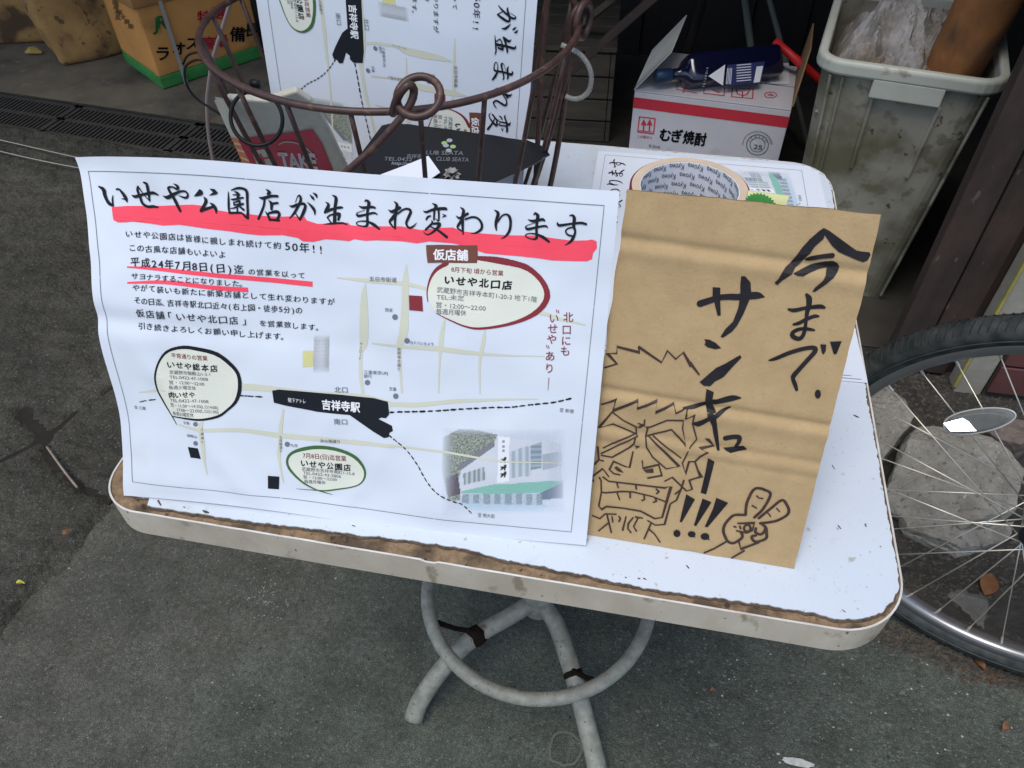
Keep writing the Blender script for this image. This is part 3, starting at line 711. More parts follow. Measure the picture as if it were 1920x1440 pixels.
#==POSTER==
# ------------------------------------------------------------------ front poster
def sheetface(x, y, yaw, lean, z=T, disp=None):
    u = np.array([math.cos(yaw), math.sin(yaw), 0]); nn = np.array([-math.sin(yaw), math.cos(yaw), 0])
    return Face((x, y, z), u, nn * math.cos(lean) + np.array([0, 0, math.sin(lean)]), disp)
PF = sheetface(-.6792, .0144, .0555, 1.1218, T + .0006)
PW, PH = .420, .297
def pdisp(u, v, s):
    e = math.exp(-u / .045)
    vv = v / PH
    du = e * (-.0115 * max(0, (vv - .72) / .28) ** 1.3 + .0052 * math.exp(-((vv - .27) / .2) ** 2) - .001)
    dv = .0035 * math.exp(-((u - .10) / .09) ** 2) * max(0, (vv - .55) / .45) ** 2 - .0035 * math.exp(-u / .03) * max(0, (vv - .6) / .4) ** 2
    dn = e * (-.0055 * math.sin(vv * 9)) + .0024 * math.sin(u * 23 + vv * 5) * math.sin(vv * 7 + 1) + .0026 * noise.noise(Vector((u * 13, v * 13, 3))) + .0008 * noise.noise(Vector((u * 42, v * 42, 11)))
    dn += -.0032 * math.exp(-((vv - .565 + .1 * u) / .030) ** 2) * math.exp(-u / .13) + .0024 * math.exp(-((u * .9 + v * .6 - .115) / .012) ** 2) * (1 if vv < .4 else math.exp(-(vv - .4) * 9))
    dn += .0016 * math.exp(-((u - .62 * v - .20) / .010) ** 2) * math.exp(-v / .10) + .0010 * math.exp(-((u - .30 + .25 * v) / .016) ** 2)
    dn -= .010 * math.exp(-(((u) / .03) ** 2 + ((PH - v) / .03) ** 2))
    k = min(1, v / .02)
    return s.U * du + s.V * (dv + (.002 * math.sin(u * 17) * (1 - min(1, v / .03)) if v < .03 else 0)) + s.N * (dn * k)
PF2 = Face(PF.o, PF.U, PF.V, pdisp)
def gridsheet(name, fn, w, h, nu, nv, m, parent=None, loc=None, th=.0003, rag=0.0):
    mb = MB(); vs = []
    for j in range(nv + 1):
        for i in range(nu + 1):
            u, v = w * i / nu, h * j / nv
            if rag:
                if j == nv: v += rag * noise.noise(Vector((u * 40, 3, 1)))
                if j == 0: v += rag * noise.noise(Vector((u * 60, 8, 1)))
                if i == 0: u += rag * noise.noise(Vector((v * 50, 5, 2)))
                if i == nu: u += rag * noise.noise(Vector((v * 50, 9, 2)))
            vs.append(fn(u, v, 0))
    mb.add(vs, [(j * (nu + 1) + i, j * (nu + 1) + i + 1, (j + 1) * (nu + 1) + i + 1, (j + 1) * (nu + 1) + i) for j in range(nv) for i in range(nu)])
    o = mb.build(name, m, parent, smooth=True, loc=loc)
    nvt = lambda i: (i % (nu + 1) in (0, nu), i // (nu + 1) in (0, nv))
    for e in o.data.edges:
        a, b = nvt(e.vertices[0]), nvt(e.vertices[1])
        if (a[0] and b[0] and abs(e.vertices[0] - e.vertices[1]) == nu + 1) or (a[1] and b[1] and abs(e.vertices[0] - e.vertices[1]) == 1): e.use_edge_sharp = True
    s = o.modifiers.new('thick', 'SOLIDIFY'); s.thickness = th; s.offset = -1
    return o
poster = gridsheet('poster', PF2.pos, PW, PH, 110, 78, M('paper'), loc=(-.47, .03, T))
tag(poster, 'large white Japanese notice with red-underlined headline and street map leaning at the table front', 'poster')

PR = Print(PF)
A_ = (120, 280, .28125); B_ = (620, 330, .291667); C_ = (200, 620, .28125); D2 = (660, 650, .28465)
F1 = (180, 330, 1 / 9.6); F2_ = (360, 340, 1 / 9.6); F3 = (530, 350, 1 / 9.6); F4 = (710, 360, 1 / 9.6); F5 = (910, 370, .109375)
# highlighter under the headline
def cv(F, s): return [(F[0] + F[2] * float(q.split()[0]), F[1] + F[2] * float(q.split()[1])) for q in s.split(',')]
top = cv(F1, '260 585,560 572,900 580,1200 580,1500 570,1750 560') + cv(F2_, '200 480,500 560,700 590,1050 620,1300 650,1600 660') + cv(F3, '130 555,400 555,440 620,640 680,900 670,1170 650,1230 700,1500 720') + \
      cv(F4, '0 620,400 625,760 690,1100 650,1330 640,1500 710,1900 750') + cv(F5, '400 650,900 655,1200 700,1500 735,1750 725,1830 710,1910 740')
bot = cv(F5, '1915 860,1850 940,1830 1050,1740 1085,1500 1085,1150 1080,950 1050,600 1010,300 985,0 960') + cv(F4, '1600 1000,1400 940,1300 925,900 895,680 930,400 890') + \
      cv(F3, '1700 965,1500 975,1300 945,1200 980,1000 960,780 950,560 1000,370 995,280 935,0 885') + cv(F2_, '1600 985,1250 990,1000 965,700 920,300 880') + cv(F1, '1500 910,1200 925,900 880,640 850,500 860,380 860,300 820,285 760')
PR.poly('highlighter_band', 'hl', .00022, ID, top + bot)
PR.stroke('highlighter_band', 'hl', .00024, A_, '425 785 8,600 797 20,900 828 26,1300 867 30,1655 902 34', cap=False)
PR.stroke('highlighter_band', 'hl', .00024, A_, '435 887 10,700 885 24,1000 920 27,1230 938 30', cap=False)
# map roads
R = lambda F, s: PR.stroke('map_roads', 'proad', .00016, F, s, cap=False, jit=.06)
for s in ('40 655 6,250 672 26,450 690 26,620 727 22,900 800 22,1150 850 22,1380 885 24,1450 912 24,1640 955 8', '225 690 6,216 780 38,212 950 58,205 1080 50,188 1150 22,190 1300 22,205 1400 18', '485 570 6,480 680 40,478 850 45,470 1000 56,440 1100 32,445 1250 16,455 1400 14',
          '260 1080 8,500 1100 22,720 1112 32,900 1132 26,1100 1147 14,1380 1155 5', '735 920 10,712 1050 30,700 1200 12,690 1400 8', '995 985 10,985 1060 24,960 1200 16,960 1400 8'): R(B_, s)
for s in ('200 410 6,400 390 24,700 370 30,900 370 44,1100 385 40,1400 420 34,1700 440 28,1900 490 22', '450 625 8,650 660 22,900 665 26,1150 700 34,1500 730 30,1920 770 24', '640 600 10,625 640 30,640 750 30,650 870 16,670 960 6', '1180 520 10,1160 640 24,1150 760 22,1145 850 20,1175 1020 6'): R(C_, s)
for s in ('245 385 30,450 385 30,700 360 26,900 350 18,1230 340 5', '0 625 30,300 655 14,600 690 16,1000 750 12,1380 770 5'): R(D2, s)
# railway: broken black brush line
def dashes(F, s, w, dash, gap):
    pts = smooth_path([[float(z) for z in q.split()] for q in s.split(',')], 6); acc = 0; seg = []
    for a, b in zip(pts[:-1], pts[1:]):
        acc += np.hypot(*(b - a))
        if acc % (dash + gap) < dash: seg.append(a)
        elif len(seg) > 1:
            PR.stroke('railway_line', 'pblack', .00030, F, ','.join('%g %g %g' % (p[0], p[1] + random.uniform(-1, 1), w * random.uniform(.6, 1.25) * (.5 if k in (0, len(seg) - 1) else 1)) for k, p in enumerate(seg)), smooth=False); seg = []
        else: seg = []
dashes(C_, '200 475,250 465,340 455', 7, 60, 8); dashes(C_, '890 430,1000 436,1100 441', 9, 50, 4)
dashes(D2, '245 435,400 430,560 425,700 415,900 400,1050 395,1200 375,1330 360,1470 328', 12, 42, 9)
dashes(D2, '245 580,350 670,430 770,490 870,560 950,650 1000,730 1030,800 1095', 9, 34, 7)
PR.poly('station_block', 'pblack', .00030, C_, '1105 395,1150 390,1400 410,1600 435,1780 455,1870 480,1880 560,1860 585,1830 580,1810 590,1900 635,1908 665,1885 680,1880 705,1850 715,1780 670,1700 620,1620 560,1400 540,1200 500,1115 480', jit=3)
PR.poly('station_block', 'pblack', .00030, C_, '535 775,605 782,625 853,555 845'); PR.poly('station_block', 'pblack', .00030, C_, '1073 968,1148 975,1145 1062,1075 1055')
PR.poly('shop_square', 'pred', .00030, B_, '505 768,590 772,595 870,505 862', jit=2)
for F, x, y, r in ((B_, 415, 905, 18), (B_, 492, 1058, 18), (B_, 232, 1332, 17), (D2, 285, 330, 18), (C_, 593, 617, 15), (C_, 590, 748, 16), (C_, 1202, 758, 17)): PR.disc('map_dots', 'pdot', .00028, F, x, y, r)
# cream bubbles with brush outlines
PR.poly('bubble_fill', 'pcream', .00020, B_, '740 565,900 530,1080 545,1240 580,1330 645,1380 720,1388 790,1340 858,1250 912,1120 952,960 972,860 958,760 918,680 880,640 820,625 740,645 660,690 600', sm=True)
PR.poly('bubble_fill', 'pcream', .00020, C_, '420 560,370 470,338 390,335 300,362 205,420 135,520 105,620 117,740 153,830 222,878 290,888 380,858 470,800 528,740 568,640 588,540 580', sm=True)
PR.poly('bubble_fill', 'pcream', .00020, C_, '1380 1058,1300 1010,1222 930,1202 870,1232 822,1310 792,1420 780,1540 797,1648 842,1708 910,1716 970,1688 1018,1618 1046,1500 1066,1430 1070', sm=True)
PR.stroke('bubble_ring_red', 'pred', .00030, B_, '745 562 30,680 602 22,640 660 14,620 740 8,625 805 5', jit=.05)
PR.stroke('bubble_ring_red', 'pred', .00030, B_, '940 527 26,1080 543 42,1240 580 38,1330 643 34,1383 720 36,1388 790 38,1340 860 34,1250 915 26,1120 955 18,960 975 15,860 960 11,760 920 8,680 880 3', jit=.06)
PR.stroke('bubble_ring_black', 'pblack', .00030, C_, '455 625 3,420 560 8,370 470 12,335 390 12,332 300 12,360 200 12,420 130 16,520 104 22,620 116 24,740 152 28,830 222 28,880 290 24,890 380 26,860 470 20,800 530 14,740 570 16,640 590 14,540 582 12,430 572 6', jit=.05)
PR.stroke('bubble_ring_green', 'pgreen', .00030, C_, '1500 1098 3,1440 1082 8,1380 1060 10,1300 1010 14,1220 930 18,1200 870 16,1230 820 18,1310 790 24,1420 778 25,1540 795 24,1650 840 25,1710 910 18,1720 970 12,1690 1020 8,1620 1048 8,1500 1068 10,1430 1072 8,1260 1058 2', jit=.05)
PR.poly('label_plate', 'pbrown', .00034, B_, '612 445,700 443,800 447,942 448,944 500,942 558,800 561,700 557,620 560,614 500', jit=2)
# building picture and drink cans (pale flat print)
PIC = []
# border rule
def rule(a, b):
    for t0, t1 in ((0, .31), (.312, .66), (.663, 1)):
        P = [PF.uv(a[0] + (b[0] - a[0]) * (t0 + (t1 - t0) * t), a[1] + (b[1] - a[1]) * (t0 + (t1 - t0) * t)) for t in np.linspace(0, 1, 30)]
        PR.ribbon('border_rule', 'pgrey', .00024, P, [.00045] * 30, cap=False)
ctl, ctr_, cbr, cbl = (163, 322), (1133, 384), (1071, 998), (248, 903)
rule(ctl, ctr_); rule(ctr_, cbr); rule(cbr, cbl); rule(cbl, ctl)
# headline brush strokes
HL = {0: (F1, ['25 210 25,110 270 68,135 370 62,180 470 58,230 530 58,285 555 42', '285 550 30,275 450 28,285 375 10', '355 275 30,400 270 30,470 350 55,520 430 62,540 490 32', '440 440 8,530 455 30',
     '640 385 15,700 410 50,850 375 42,1030 350 50,1120 385 28', '880 165 30,930 190 48,945 300 52,960 490 28', '960 490 20,870 390 17,770 240 24', '765 230 30,750 300 45,790 420 48,830 530 48,920 590 46,1030 590 46,1110 603 28',
     '1220 405 12,1300 435 58,1420 380 52,1550 330 36,1640 335 33,1678 390 34,1650 440 38,1580 430 28,1510 400 10', '1430 195 10,1500 240 48,1490 290 42,1400 250 26,1330 265 38,1350 330 48,1410 430 56,1480 570 58,1530 668 48']),
  1: (F2_, ['240 330 12,280 380 58,270 440 52,195 560 52', '190 572 48,300 532 46,430 492 38', '355 430 12,420 480 58,460 540 56,470 605 22',
     '685 240 14,690 400 38,695 520 38,710 600 38', '740 210 18,850 175 38,950 180 42,1015 230 52,1025 400 44,1035 600 44,1030 682 56', '710 602 38,850 597 36,930 602 33,1000 672 38', '790 230 10,860 270 52,850 350 38', '770 290 18,890 283 24', '730 365 10,780 370 34,950 335 28',
     '785 420 26,790 465 26', '790 420 18,890 395 32,880 445 26,800 462 22', '720 522 10,800 512 24,950 440 34', '850 462 24,850 580 28', '880 482 22,960 542 42',
     '1360 180 10,1420 230 56,1390 265 38', '1235 325 12,1300 340 48,1450 300 46,1560 298 42', '1330 340 38,1310 480 38,1220 700 42', '1400 375 10,1450 430 56,1450 530 42', '1460 432 38,1560 418 38', '1340 570 10,1390 640 46,1420 720 42', '1400 600 33,1540 572 56,1590 615 50,1550 720 46', '1420 712 38,1580 722 46']),
  2: (F3, ['135 365 10,190 380 43,280 345 46,370 325 46,420 360 46,390 470 56,325 610 38', '320 612 28,240 490 18', '240 310 10,290 190 18,330 200 42,330 290 46,230 480 42,140 592 16', '455 300 10,530 370 46,580 440 50,590 515 18', '500 165 10,550 220 46,575 255 18', '555 130 10,610 170 46,625 215 18',
     '895 170 12,960 220 56,945 400 56,945 640 64', '780 290 10,830 340 50,790 440 56,765 480 33', '780 460 56,950 400 42,1050 385 46,1080 385 24', '950 505 52,1025 505 56,1010 600 42', '820 560 28,860 522 28,950 502 36', '810 560 22,880 650 28', '750 682 8,900 670 33,1080 660 33,1160 685 22',
     '1480 270 22,1500 250 28,1550 290 60,1540 380 50,1525 500 46,1525 690 46,1450 715 24,1350 690 20,1335 650 18,1400 625 20,1530 632 33,1650 690 56,1740 762 36', '1370 355 10,1450 385 46,1600 370 46,1660 385 36', '1480 430 10,1340 480 16,1360 532 46,1500 507 38,1640 475 36,1700 500 22']),
  3: (F4, ['265 175 10,320 230 52,310 330 56,290 480 46,290 662 36', '170 325 10,240 360 56,370 290 56', '300 400 56,230 490 56,195 545 38,260 640 28', '330 400 28,440 320 33,530 312 42,570 360 50,530 460 50,490 570 42,540 648 38,620 620 32,680 555 6',
     '960 205 10,1030 250 56,1000 300 38', '800 340 10,850 365 38,1000 312 46,1190 300 54,1220 320 28', '1000 320 42,990 500 32', '1075 310 38,1080 450 33,1070 520 28,1020 480 12', '850 500 26,880 452 38,930 430 26', '945 510 10,960 560 38,840 682 38', '970 572 38,1090 575 54,1060 642 54,950 740 33,860 770 22,800 715 8', '920 622 18,1060 692 38,1220 812 54',
     '1465 275 10,1525 330 50,1510 440 56,1510 600 50,1520 762 22', '1390 430 10,1460 470 46,1600 390 46', '1500 500 54,1430 600 46,1420 650 28,1500 702 28', '1560 490 33,1680 452 38,1780 472 38,1850 560 46,1850 660 46,1760 730 36,1660 745 8']),
  4: (F5, ['155 215 10,220 270 54,190 400 54,180 480 46,190 560 22', '215 420 22,290 312 28,370 290 33,420 340 50,435 450 46,410 580 46,340 670 32,270 710 8',
     '835 290 22,860 262 28,905 312 58,890 400 54,880 550 46,880 690 46,800 710 22,710 680 20,690 640 18,760 615 20,880 627 33,1000 682 54,1095 757 36', '735 375 10,820 400 46,990 370 46,1020 390 32', '850 430 10,700 490 16,730 540 46,900 502 38,1030 482 36,1070 505 22',
     '1450 300 18,1500 295 36,1530 350 58,1520 480 54,1545 580 38,1500 700 54,1440 770 36,1360 815 6', '1240 430 28,1270 470 46,1450 445 38,1640 425 44,1730 445 40', '1500 502 28,1420 522 26,1380 572 26,1420 632 32,1490 652 32'])}
for F, ss in HL.values():
    for s in ss: PR.stroke('headline_brushwork', 'pblack', .00042, F, s)
PR.poly('headline_brushwork', 'pblack', .00042, F2_, '55 325,120 250,165 195,210 215,228 250,222 290,180 310,120 318'); PR.poly('headline_brushwork', 'pblack', .00042, F2_, '345 185,440 195,500 260,460 290,330 310,410 250')
PR.poly('headline_brushwork', 'pblack', .00042, F4, '1130 390,1210 415,1215 440,1125 465,1170 425')
# running text
TX = lambda F, t, bl, br, h, bold=.004, m='pblack', nm='printed_text', sl=0: PR.text(nm, m, .00036, F, t, bl, br, h, bold, sl)
BX = lambda F, t, bl, br, h, bold=.007: PR.brushtext('printed_text', 'pblack', .00036, F, t, bl, br, h, bold)
BX(A_, 'いせや公園店は皆様に親しまれ続けて約', (405, 592), (1455, 672), 50, .007); BX(A_, '50年!!', (1470, 680), (1740, 703), 74, .007)
BX(A_, 'この古風な店舗もいよいよ', (430, 683), (1095, 728), 50, .007); BX(A_, '平成24年7月8日(日)迄', (445, 782), (1210, 834), 66, .012); BX(A_, 'の営業を以って', (1230, 836), (1610, 866), 46, .007)
BX(A_, 'サヨナラすることになりました。', (458, 862), (1210, 918), 46, .007); BX(A_, 'やがて装いも新たに新築店舗として生れ変わりますが', (470, 937), (1810, 1042), 48, .007)
BX(A_, 'その日迄、吉祥寺駅北口近々(右上図・徒歩5分)の', (487, 1022), (1590, 1102), 50, .007); BX(A_, '仮店舗「いせや北口店」', (495, 1110), (1240, 1175), 60, .007); BX(A_, 'を営業致します。', (1300, 1178), (1710, 1212), 46, .007)
BX(A_, '引き続きよろしくお願い申し上げます。', (505, 1190), (1480, 1276), 48, .007)
TX(B_, '8月下旬 頃から営業', (775, 617), (1110, 643), 38, .006, 'pred', 'red_text'); BX(B_, 'いせや北口店', (725, 692), (1170, 735), 64, .035)
TX(B_, '武蔵野市吉祥寺本町1-20-3 地下1階', (683, 748), (1325, 812), 40, .0, 'pgrey', 'small_text'); TX(B_, 'TEL:未定', (683, 793), (860, 802), 38, 0, 'pgrey', 'small_text')
TX(B_, '営・12:00～22:00', (680, 843), (998, 866), 40, 0, 'pgrey', 'small_text'); TX(B_, '毎週月曜休', (680, 886), (875, 896), 40, 0, 'pgrey', 'small_text')
for ch, x, y in (('北', 1528, 905), ('口', 1518, 985), ('に', 1515, 1055), ('も', 1508, 1120), ('い', 1437, 912), ('せ', 1428, 978), ('や', 1422, 1045), ('あ', 1412, 1152), ('り', 1408, 1230)): PR.char('red_text', 'pred', .00036, B_, ch, x, y, 68, .006)
for x, y in ((1452, 868), (1464, 872), (1390, 1092), (1402, 1096)): PR.stroke('red_text', 'pred', .00036, B_, '%d %d 6,%d %d 4' % (x, y - 8, x + 3, y + 8))
PR.stroke('red_text', 'pred', .00036, B_, '1405 1290 4,1398 1370 3')
for F, t, bl, br, h in ((B_, '五日市街道', (252, 675), (425, 684), 34), (B_, '西友', (352, 870), (402, 872), 26), (B_, '三菱東京UFJ', (210, 1277), (362, 1285), 26), (B_, '銀行', (210, 1302), (260, 1303), 24), (B_, '交番', (372, 1384), (420, 1387), 26), (B_, '北口', (25, 1394), (108, 1397), 42),
                        (C_, '南口', (1520, 622), (1607, 626), 42), (C_, '丸井', (1225, 775), (1272, 779), 24), (C_, '井の頭通り', (1425, 746), (1555, 752), 26), (C_, '至 三鷹', (160, 522), (242, 530), 24), (C_, '交番', (508, 620), (553, 622), 22), (C_, '御殿山', (530, 708), (603, 713), 22),
                        (D2, '至 新宿', (1368, 422), (1460, 432), 28), (D2, '至 明大前', (832, 1110), (942, 1119), 28)): TX(F, t, bl, br, h, .002, 'pgrey', 'map_text')
TX(B_, 'ヨドバシカメラ', (512, 1082), (662, 1093), 26, .004, 'pblue', 'map_text_blue')
for t, F, xs, ys, xe, ye, sz in (('サンロード', B_, 190, 1085, 184, 1178, 22), ('吉祥寺大通り', B_, 438, 1115, 436, 1245, 26), ('三鷹通り', C_, 638, 655, 640, 735, 20), ('七井橋通り', C_, 1158, 710, 1158, 805, 22)):
    for i, ch in enumerate(t):
        f = i / (len(t) - 1); PR.char('map_text', 'pgrey', .00036, F, ch, xs + (xe - xs) * f, ys + (ye - ys) * f, sz, 0, -PI / 2 if ch == 'ー' else 0)
TX(C_, '平常通りの営業', (443, 174), (682, 196), 36, .006, 'pred', 'red_text'); BX(C_, 'いせや総本店', (410, 242), (750, 274), 52, .022)
for t, bl, br in (('武蔵野市御殿山1-2-1', (425, 285), (695, 300)), ('TEL:0422-47-1008', (425, 317), (680, 333)), ('営・12:00～22:00', (422, 352), (655, 366)), ('毎週火曜定休', (420, 385), (597, 395)), ('TEL:0422-47-1008', (425, 470), (678, 484)), ('営・11:30～14:30(L.O14:00)', (425, 502), (742, 526)), ('17:00～22:00(L.O21:00)', (470, 534), (745, 555)), ('毎週火曜定休', (435, 562), (582, 571))):
    TX(C_, t, bl, br, 29, 0, 'pgrey', 'small_text')
BX(C_, '肉いせや', (415, 440), (592, 448), 44, .02)
TX(C_, '7月8日(日)迄営業', (1308, 850), (1598, 873), 40, .006, 'pred', 'red_text'); BX(C_, 'いせや公園店', (1290, 905), (1630, 942), 52, .022)
for t, bl, br in (('武蔵野市吉祥寺南町1-15-8', (1300, 934), (1650, 970)), ('TEL.0422-43-2806', (1308, 960), (1560, 988)), ('営・12:00～22:00', (1310, 988), (1530, 1010)), ('毎週月曜休', (1315, 1018), (1455, 1031))): TX(C_, t, bl, br, 27, 0, 'pgrey', 'small_text')
TX(C_, '吉祥寺駅', (1437, 522), (1690, 546), 70, .03, 'pwhite', 'white_text'); TX(C_, '階下アトレ', (1215, 473), (1330, 485), 32, .006, 'pwhite', 'white_text'); TX(B_, '仮店舗', (658, 540), (885, 545), 74, .03, 'pwhite', 'white_text')

# soft photographic prints: a grid of coloured cells that fades into the paper
def picmat():
    if 'pic' in MATS: return MATS['pic']
    m = bpy.data.materials.new('faded_photo_print'); m.use_nodes = True; n = m.node_tree.nodes; L = m.node_tree.links
    a = n.new('ShaderNodeVertexColor'); a.layer_name = 'Col'; b = n['Principled BSDF']; L.new(a.outputs['Color'], b.inputs['Base Color']); L.new(a.outputs['Alpha'], b.inputs['Alpha']); b.inputs['Roughness'].default_value = .62; b.inputs['Specular IOR Level'].default_value = .3
    MATS['pic'] = m; return m
paperc = np.array([.72, .745, .795])
def inpoly(x, y, P):
    c = False; j = len(P) - 1
    for i in range(len(P)):
        if (P[i][1] > y) != (P[j][1] > y) and x < (P[j][0] - P[i][0]) * (y - P[i][1]) / (P[j][1] - P[i][1]) + P[i][0]: c = not c
        j = i
    return c
def pic_building(x, y):
    """colour and strength at D2 coordinates"""
    X = lambda s: [tuple(float(z) for z in q.split()) for q in s.split(',')]
    nzv = noise.noise(Vector((x * .03, y * .03, 0))); nf = noise.noise(Vector((x * .11, y * .11, 3)))
    col = np.array([.66, .70, .76]); a = .5
    if inpoly(x, y, X('600 600,700 545,800 545,960 575,930 640,740 750,700 880,720 1000,640 1000,590 800')): col = np.array([.20, .225, .18]) * (1 + 1.3 * nf + .8 * noise.noise(Vector((x * .3, y * .3, 7)))) + .14; a = .95
    if inpoly(x, y, X('700 830,720 960,640 980,620 860')): col = np.array([.12, .10, .11]) + .1 + .08 * nf; a = .9
    if inpoly(x, y, X('720 780,940 640,960 600,1300 620,1380 640,1380 880,930 905,720 960')): col = np.array([.66, .68, .72]) + .03 * nf; a = .9
    if inpoly(x, y, X('700 780,935 615,945 650,710 815')): col = np.array([.30, .30, .31]); a = .85
    if inpoly(x, y, X('735 830,875 785,880 870,740 905')): col = np.array([.34, .37, .38]) + (.22 if int(x / 16) % 2 else 0); a = .85
    if inpoly(x, y, X('1040 690,1120 660,1180 650,1180 850,1040 860')): col = np.array([.50, .55, .58]) + (.12 if int(x / 22) % 2 else -.05); a = .8
    if inpoly(x, y, X('1175 650,1250 625,1250 800,1175 815')): col = np.array([.32, .38, .42]) + (.12 if int(y / 18) % 2 else 0); a = .85
    if inpoly(x, y, X('1255 710,1385 690,1385 790,1255 815')): col = np.array([.46, .50, .54]); a = .8
    if inpoly(x, y, X('965 580,1040 590,1035 880,960 890')): col = np.array([.78, .79, .80]); a = 1
    for (cx, cy) in ((1000, 740), (1000, 790), (1000, 835)):
        if abs(x - cx) < 20 and abs(y - cy) < 20 and (abs((x - cx) * .8 + (y - cy)) < 7 or abs(x - cx - 8) < 5 or abs(y - cy + 4) < 4): col = np.array([.10, .11, .14]); a = 1
    for cy in (620, 650, 680):
        if abs(x - 1000) < 7 and abs(y - cy) < 8: col = np.array([.35, .36, .4]); a = 1
    if inpoly(x, y, X('720 945,930 900,1390 885,1390 900,1240 965,735 960')): col = np.array([.33, .55, .47]) + .03 * nf; a = .9
    if inpoly(x, y, X('1240 965,1390 900,1390 1000,1250 1010')): col = np.array([.27, .30, .36]); a = .85
    if inpoly(x, y, X('735 962,1245 968,1260 1050,900 1030,720 1020')):
        col = np.array([.36, .42, .46]) + .16 * nf + (.18 * (math.sin(x * .09) > .3)); a = .8
    if inpoly(x, y, X('700 1020,1300 1045,1250 1085,800 1070')): col = np.array([.50, .66, .76]); a = .6
    # feather
    ex = min((x - 590) / 110, (1410 - x) / 130, (y - 535) / 60, (1100 - y) / 90)
    a *= max(0, min(1, ex)) ** .8
    return (*np.clip((col - .45) * 1.25 + .40, .03, .9), a * .92)
def pic_can(x, y):
    col = paperc
    if 1375 < x < 1482 and 30 < y < 285:
        t = (x - 1375) / 107; sh = .58 + .20 * math.sin(t * PI) - .1 * (t > .7)
        if 60 < y < 215 and abs(x - 1428) < 34: sh -= .10 * (math.sin(y * .28) > .2) * (math.sin(x * .33) > -.3)
        sh *= .8; return (sh, sh * 1.03, sh * 1.05, .75 * max(0, min(1, (y - 30) / 50, (285 - y) / 60, (x - 1375) / 8, (1482 - x) / 8)))
    if 1308 < x < 1374 and 130 < y < 245: return (.74, .70, .28, .8 if 138 < y < 238 else .4)
    return (.7, .7, .7, 0)
def picgrid(F, x0, y0, x1, y1, nu, nv, fn, name, off=.00012):
    V = []; Cc = []
    for j in range(nv + 1):
        for i in range(nu + 1):
            x = x0 + (x1 - x0) * i / nu; y = y1 + (y0 - y1) * j / nv; uv = PF.uv(*PR.fr(F, x, y)); V.append((uv[0], uv[1], off)); Cc.append(fn(x, y))
    PIC.append((name, V, [(j * (nu + 1) + i, j * (nu + 1) + i + 1, (j + 1) * (nu + 1) + i + 1, (j + 1) * (nu + 1) + i) for j in range(nv) for i in range(nu)], Cc))
picgrid(D2, 580, 530, 1420, 1105, 150, 104, pic_building, 'building_picture')
picgrid(C_, 1300, 20, 1490, 295, 36, 50, pic_can, 'drinks_picture')
def lay_pics(parent, fn):
    for name, V, Fc, Cc in PIC:
        mb = MB(); mb.add([fn(*v) for v in V], Fc); o = mb.build(name, picmat(), parent, smooth=True)
        ca = o.data.color_attributes.new('Col', 'FLOAT_COLOR', 'POINT')
        for k, c in enumerate(Cc): ca.data[k].color = tuple(float(q) for q in c)
def lay_all(parent, fn, skip=('highlighter_band',)): lay_pics(parent, fn); PR.lay(parent, fn, skip)
lay_all(poster, PF2.pos, ())

#==SIGN==
# ------------------------------------------------------------------ cardboard sign
KF = sheetface(-.2625, .0504, -.0096, 1.1481, T + .0006); KW, KH = .1755, .2922
def kdisp(u, v, s):
    vv = v / KH
    dn = .0012 * math.sin(u * 20) * math.sin(vv * 6)
    for c, a, wd in ((.868, -.0026, .007), (.842, .0016, .012), (.455, -.0026, .006), (.432, .0016, .013), (.345, -.0014, .006), (.325, .0008, .012), (.30, -.0007, .005)):
        dn += a * math.exp(-(((vv - c + u * .12 - .01) / wd * .5)) ** 2)
    dn -= .003 * max(0, u / KW - .75) * vv
    k = min(1, v / .02)
    return s.N * dn * k + s.U * (.0022 * math.sin(vv * PI) * (-1 if u < KW / 2 else .2))
KF2 = Face(KF.o, KF.U, KF.V, kdisp)
sign = gridsheet('cardboard_sign', lambda u, v, o: KF2.pos(u, v, o), KW, KH, 60, 150, M('card'), loc=(-.175, .055, T), th=.0038, rag=.0012)
sign.data.materials.append(M('cardedge')); sign.modifiers['thick'].material_offset_rim = 1
tag(sign, 'brown cardboard sign with thick black Japanese marker writing and a scowling face doodle', 'sign')
KP = Print(KF)
K1 = (1420, 410, .114583); K2 = (1420, 540, .152788); K3 = (1280, 500, 1 / 6); K4 = (1240, 700, 1 / 6); K5 = (1100, 720, .138889); K6 = (1100, 860, .138889); K7 = (1250, 880, .138889); KE = (1080, 630, .3125)
ks = lambda F, s, **k: KP.stroke('marker_writing', 'ink', .00045, F, s, **k)
kp = lambda F, s: KP.poly('marker_writing', 'ink', .00045, F, s)
kp(K1, '1085 150,1120 190,1100 270,1080 330,940 450,860 570,740 690,620 800,560 900,400 1010,320 1085,275 1050,340 980,400 870,460 790,540 730,640 600,740 460,860 330,1010 200')
kp(K1, '1085 150,1180 200,1330 310,1480 420,1620 520,1700 535,1830 548,1850 590,1800 680,1730 710,1640 680,1500 620,1330 545,1220 440,1110 280')
ks(K1, '800 668 48,880 650 80,1050 620 80,1220 602 90')
kp(K1, '580 885,680 840,900 745,1100 700,1240 690,1310 730,1345 790,1310 880,1240 960,1120 1060,1000 1150,940 1195,890 1190,940 1120,1060 1010,1110 930,1140 800,1000 830,850 880,740 935,640 925')
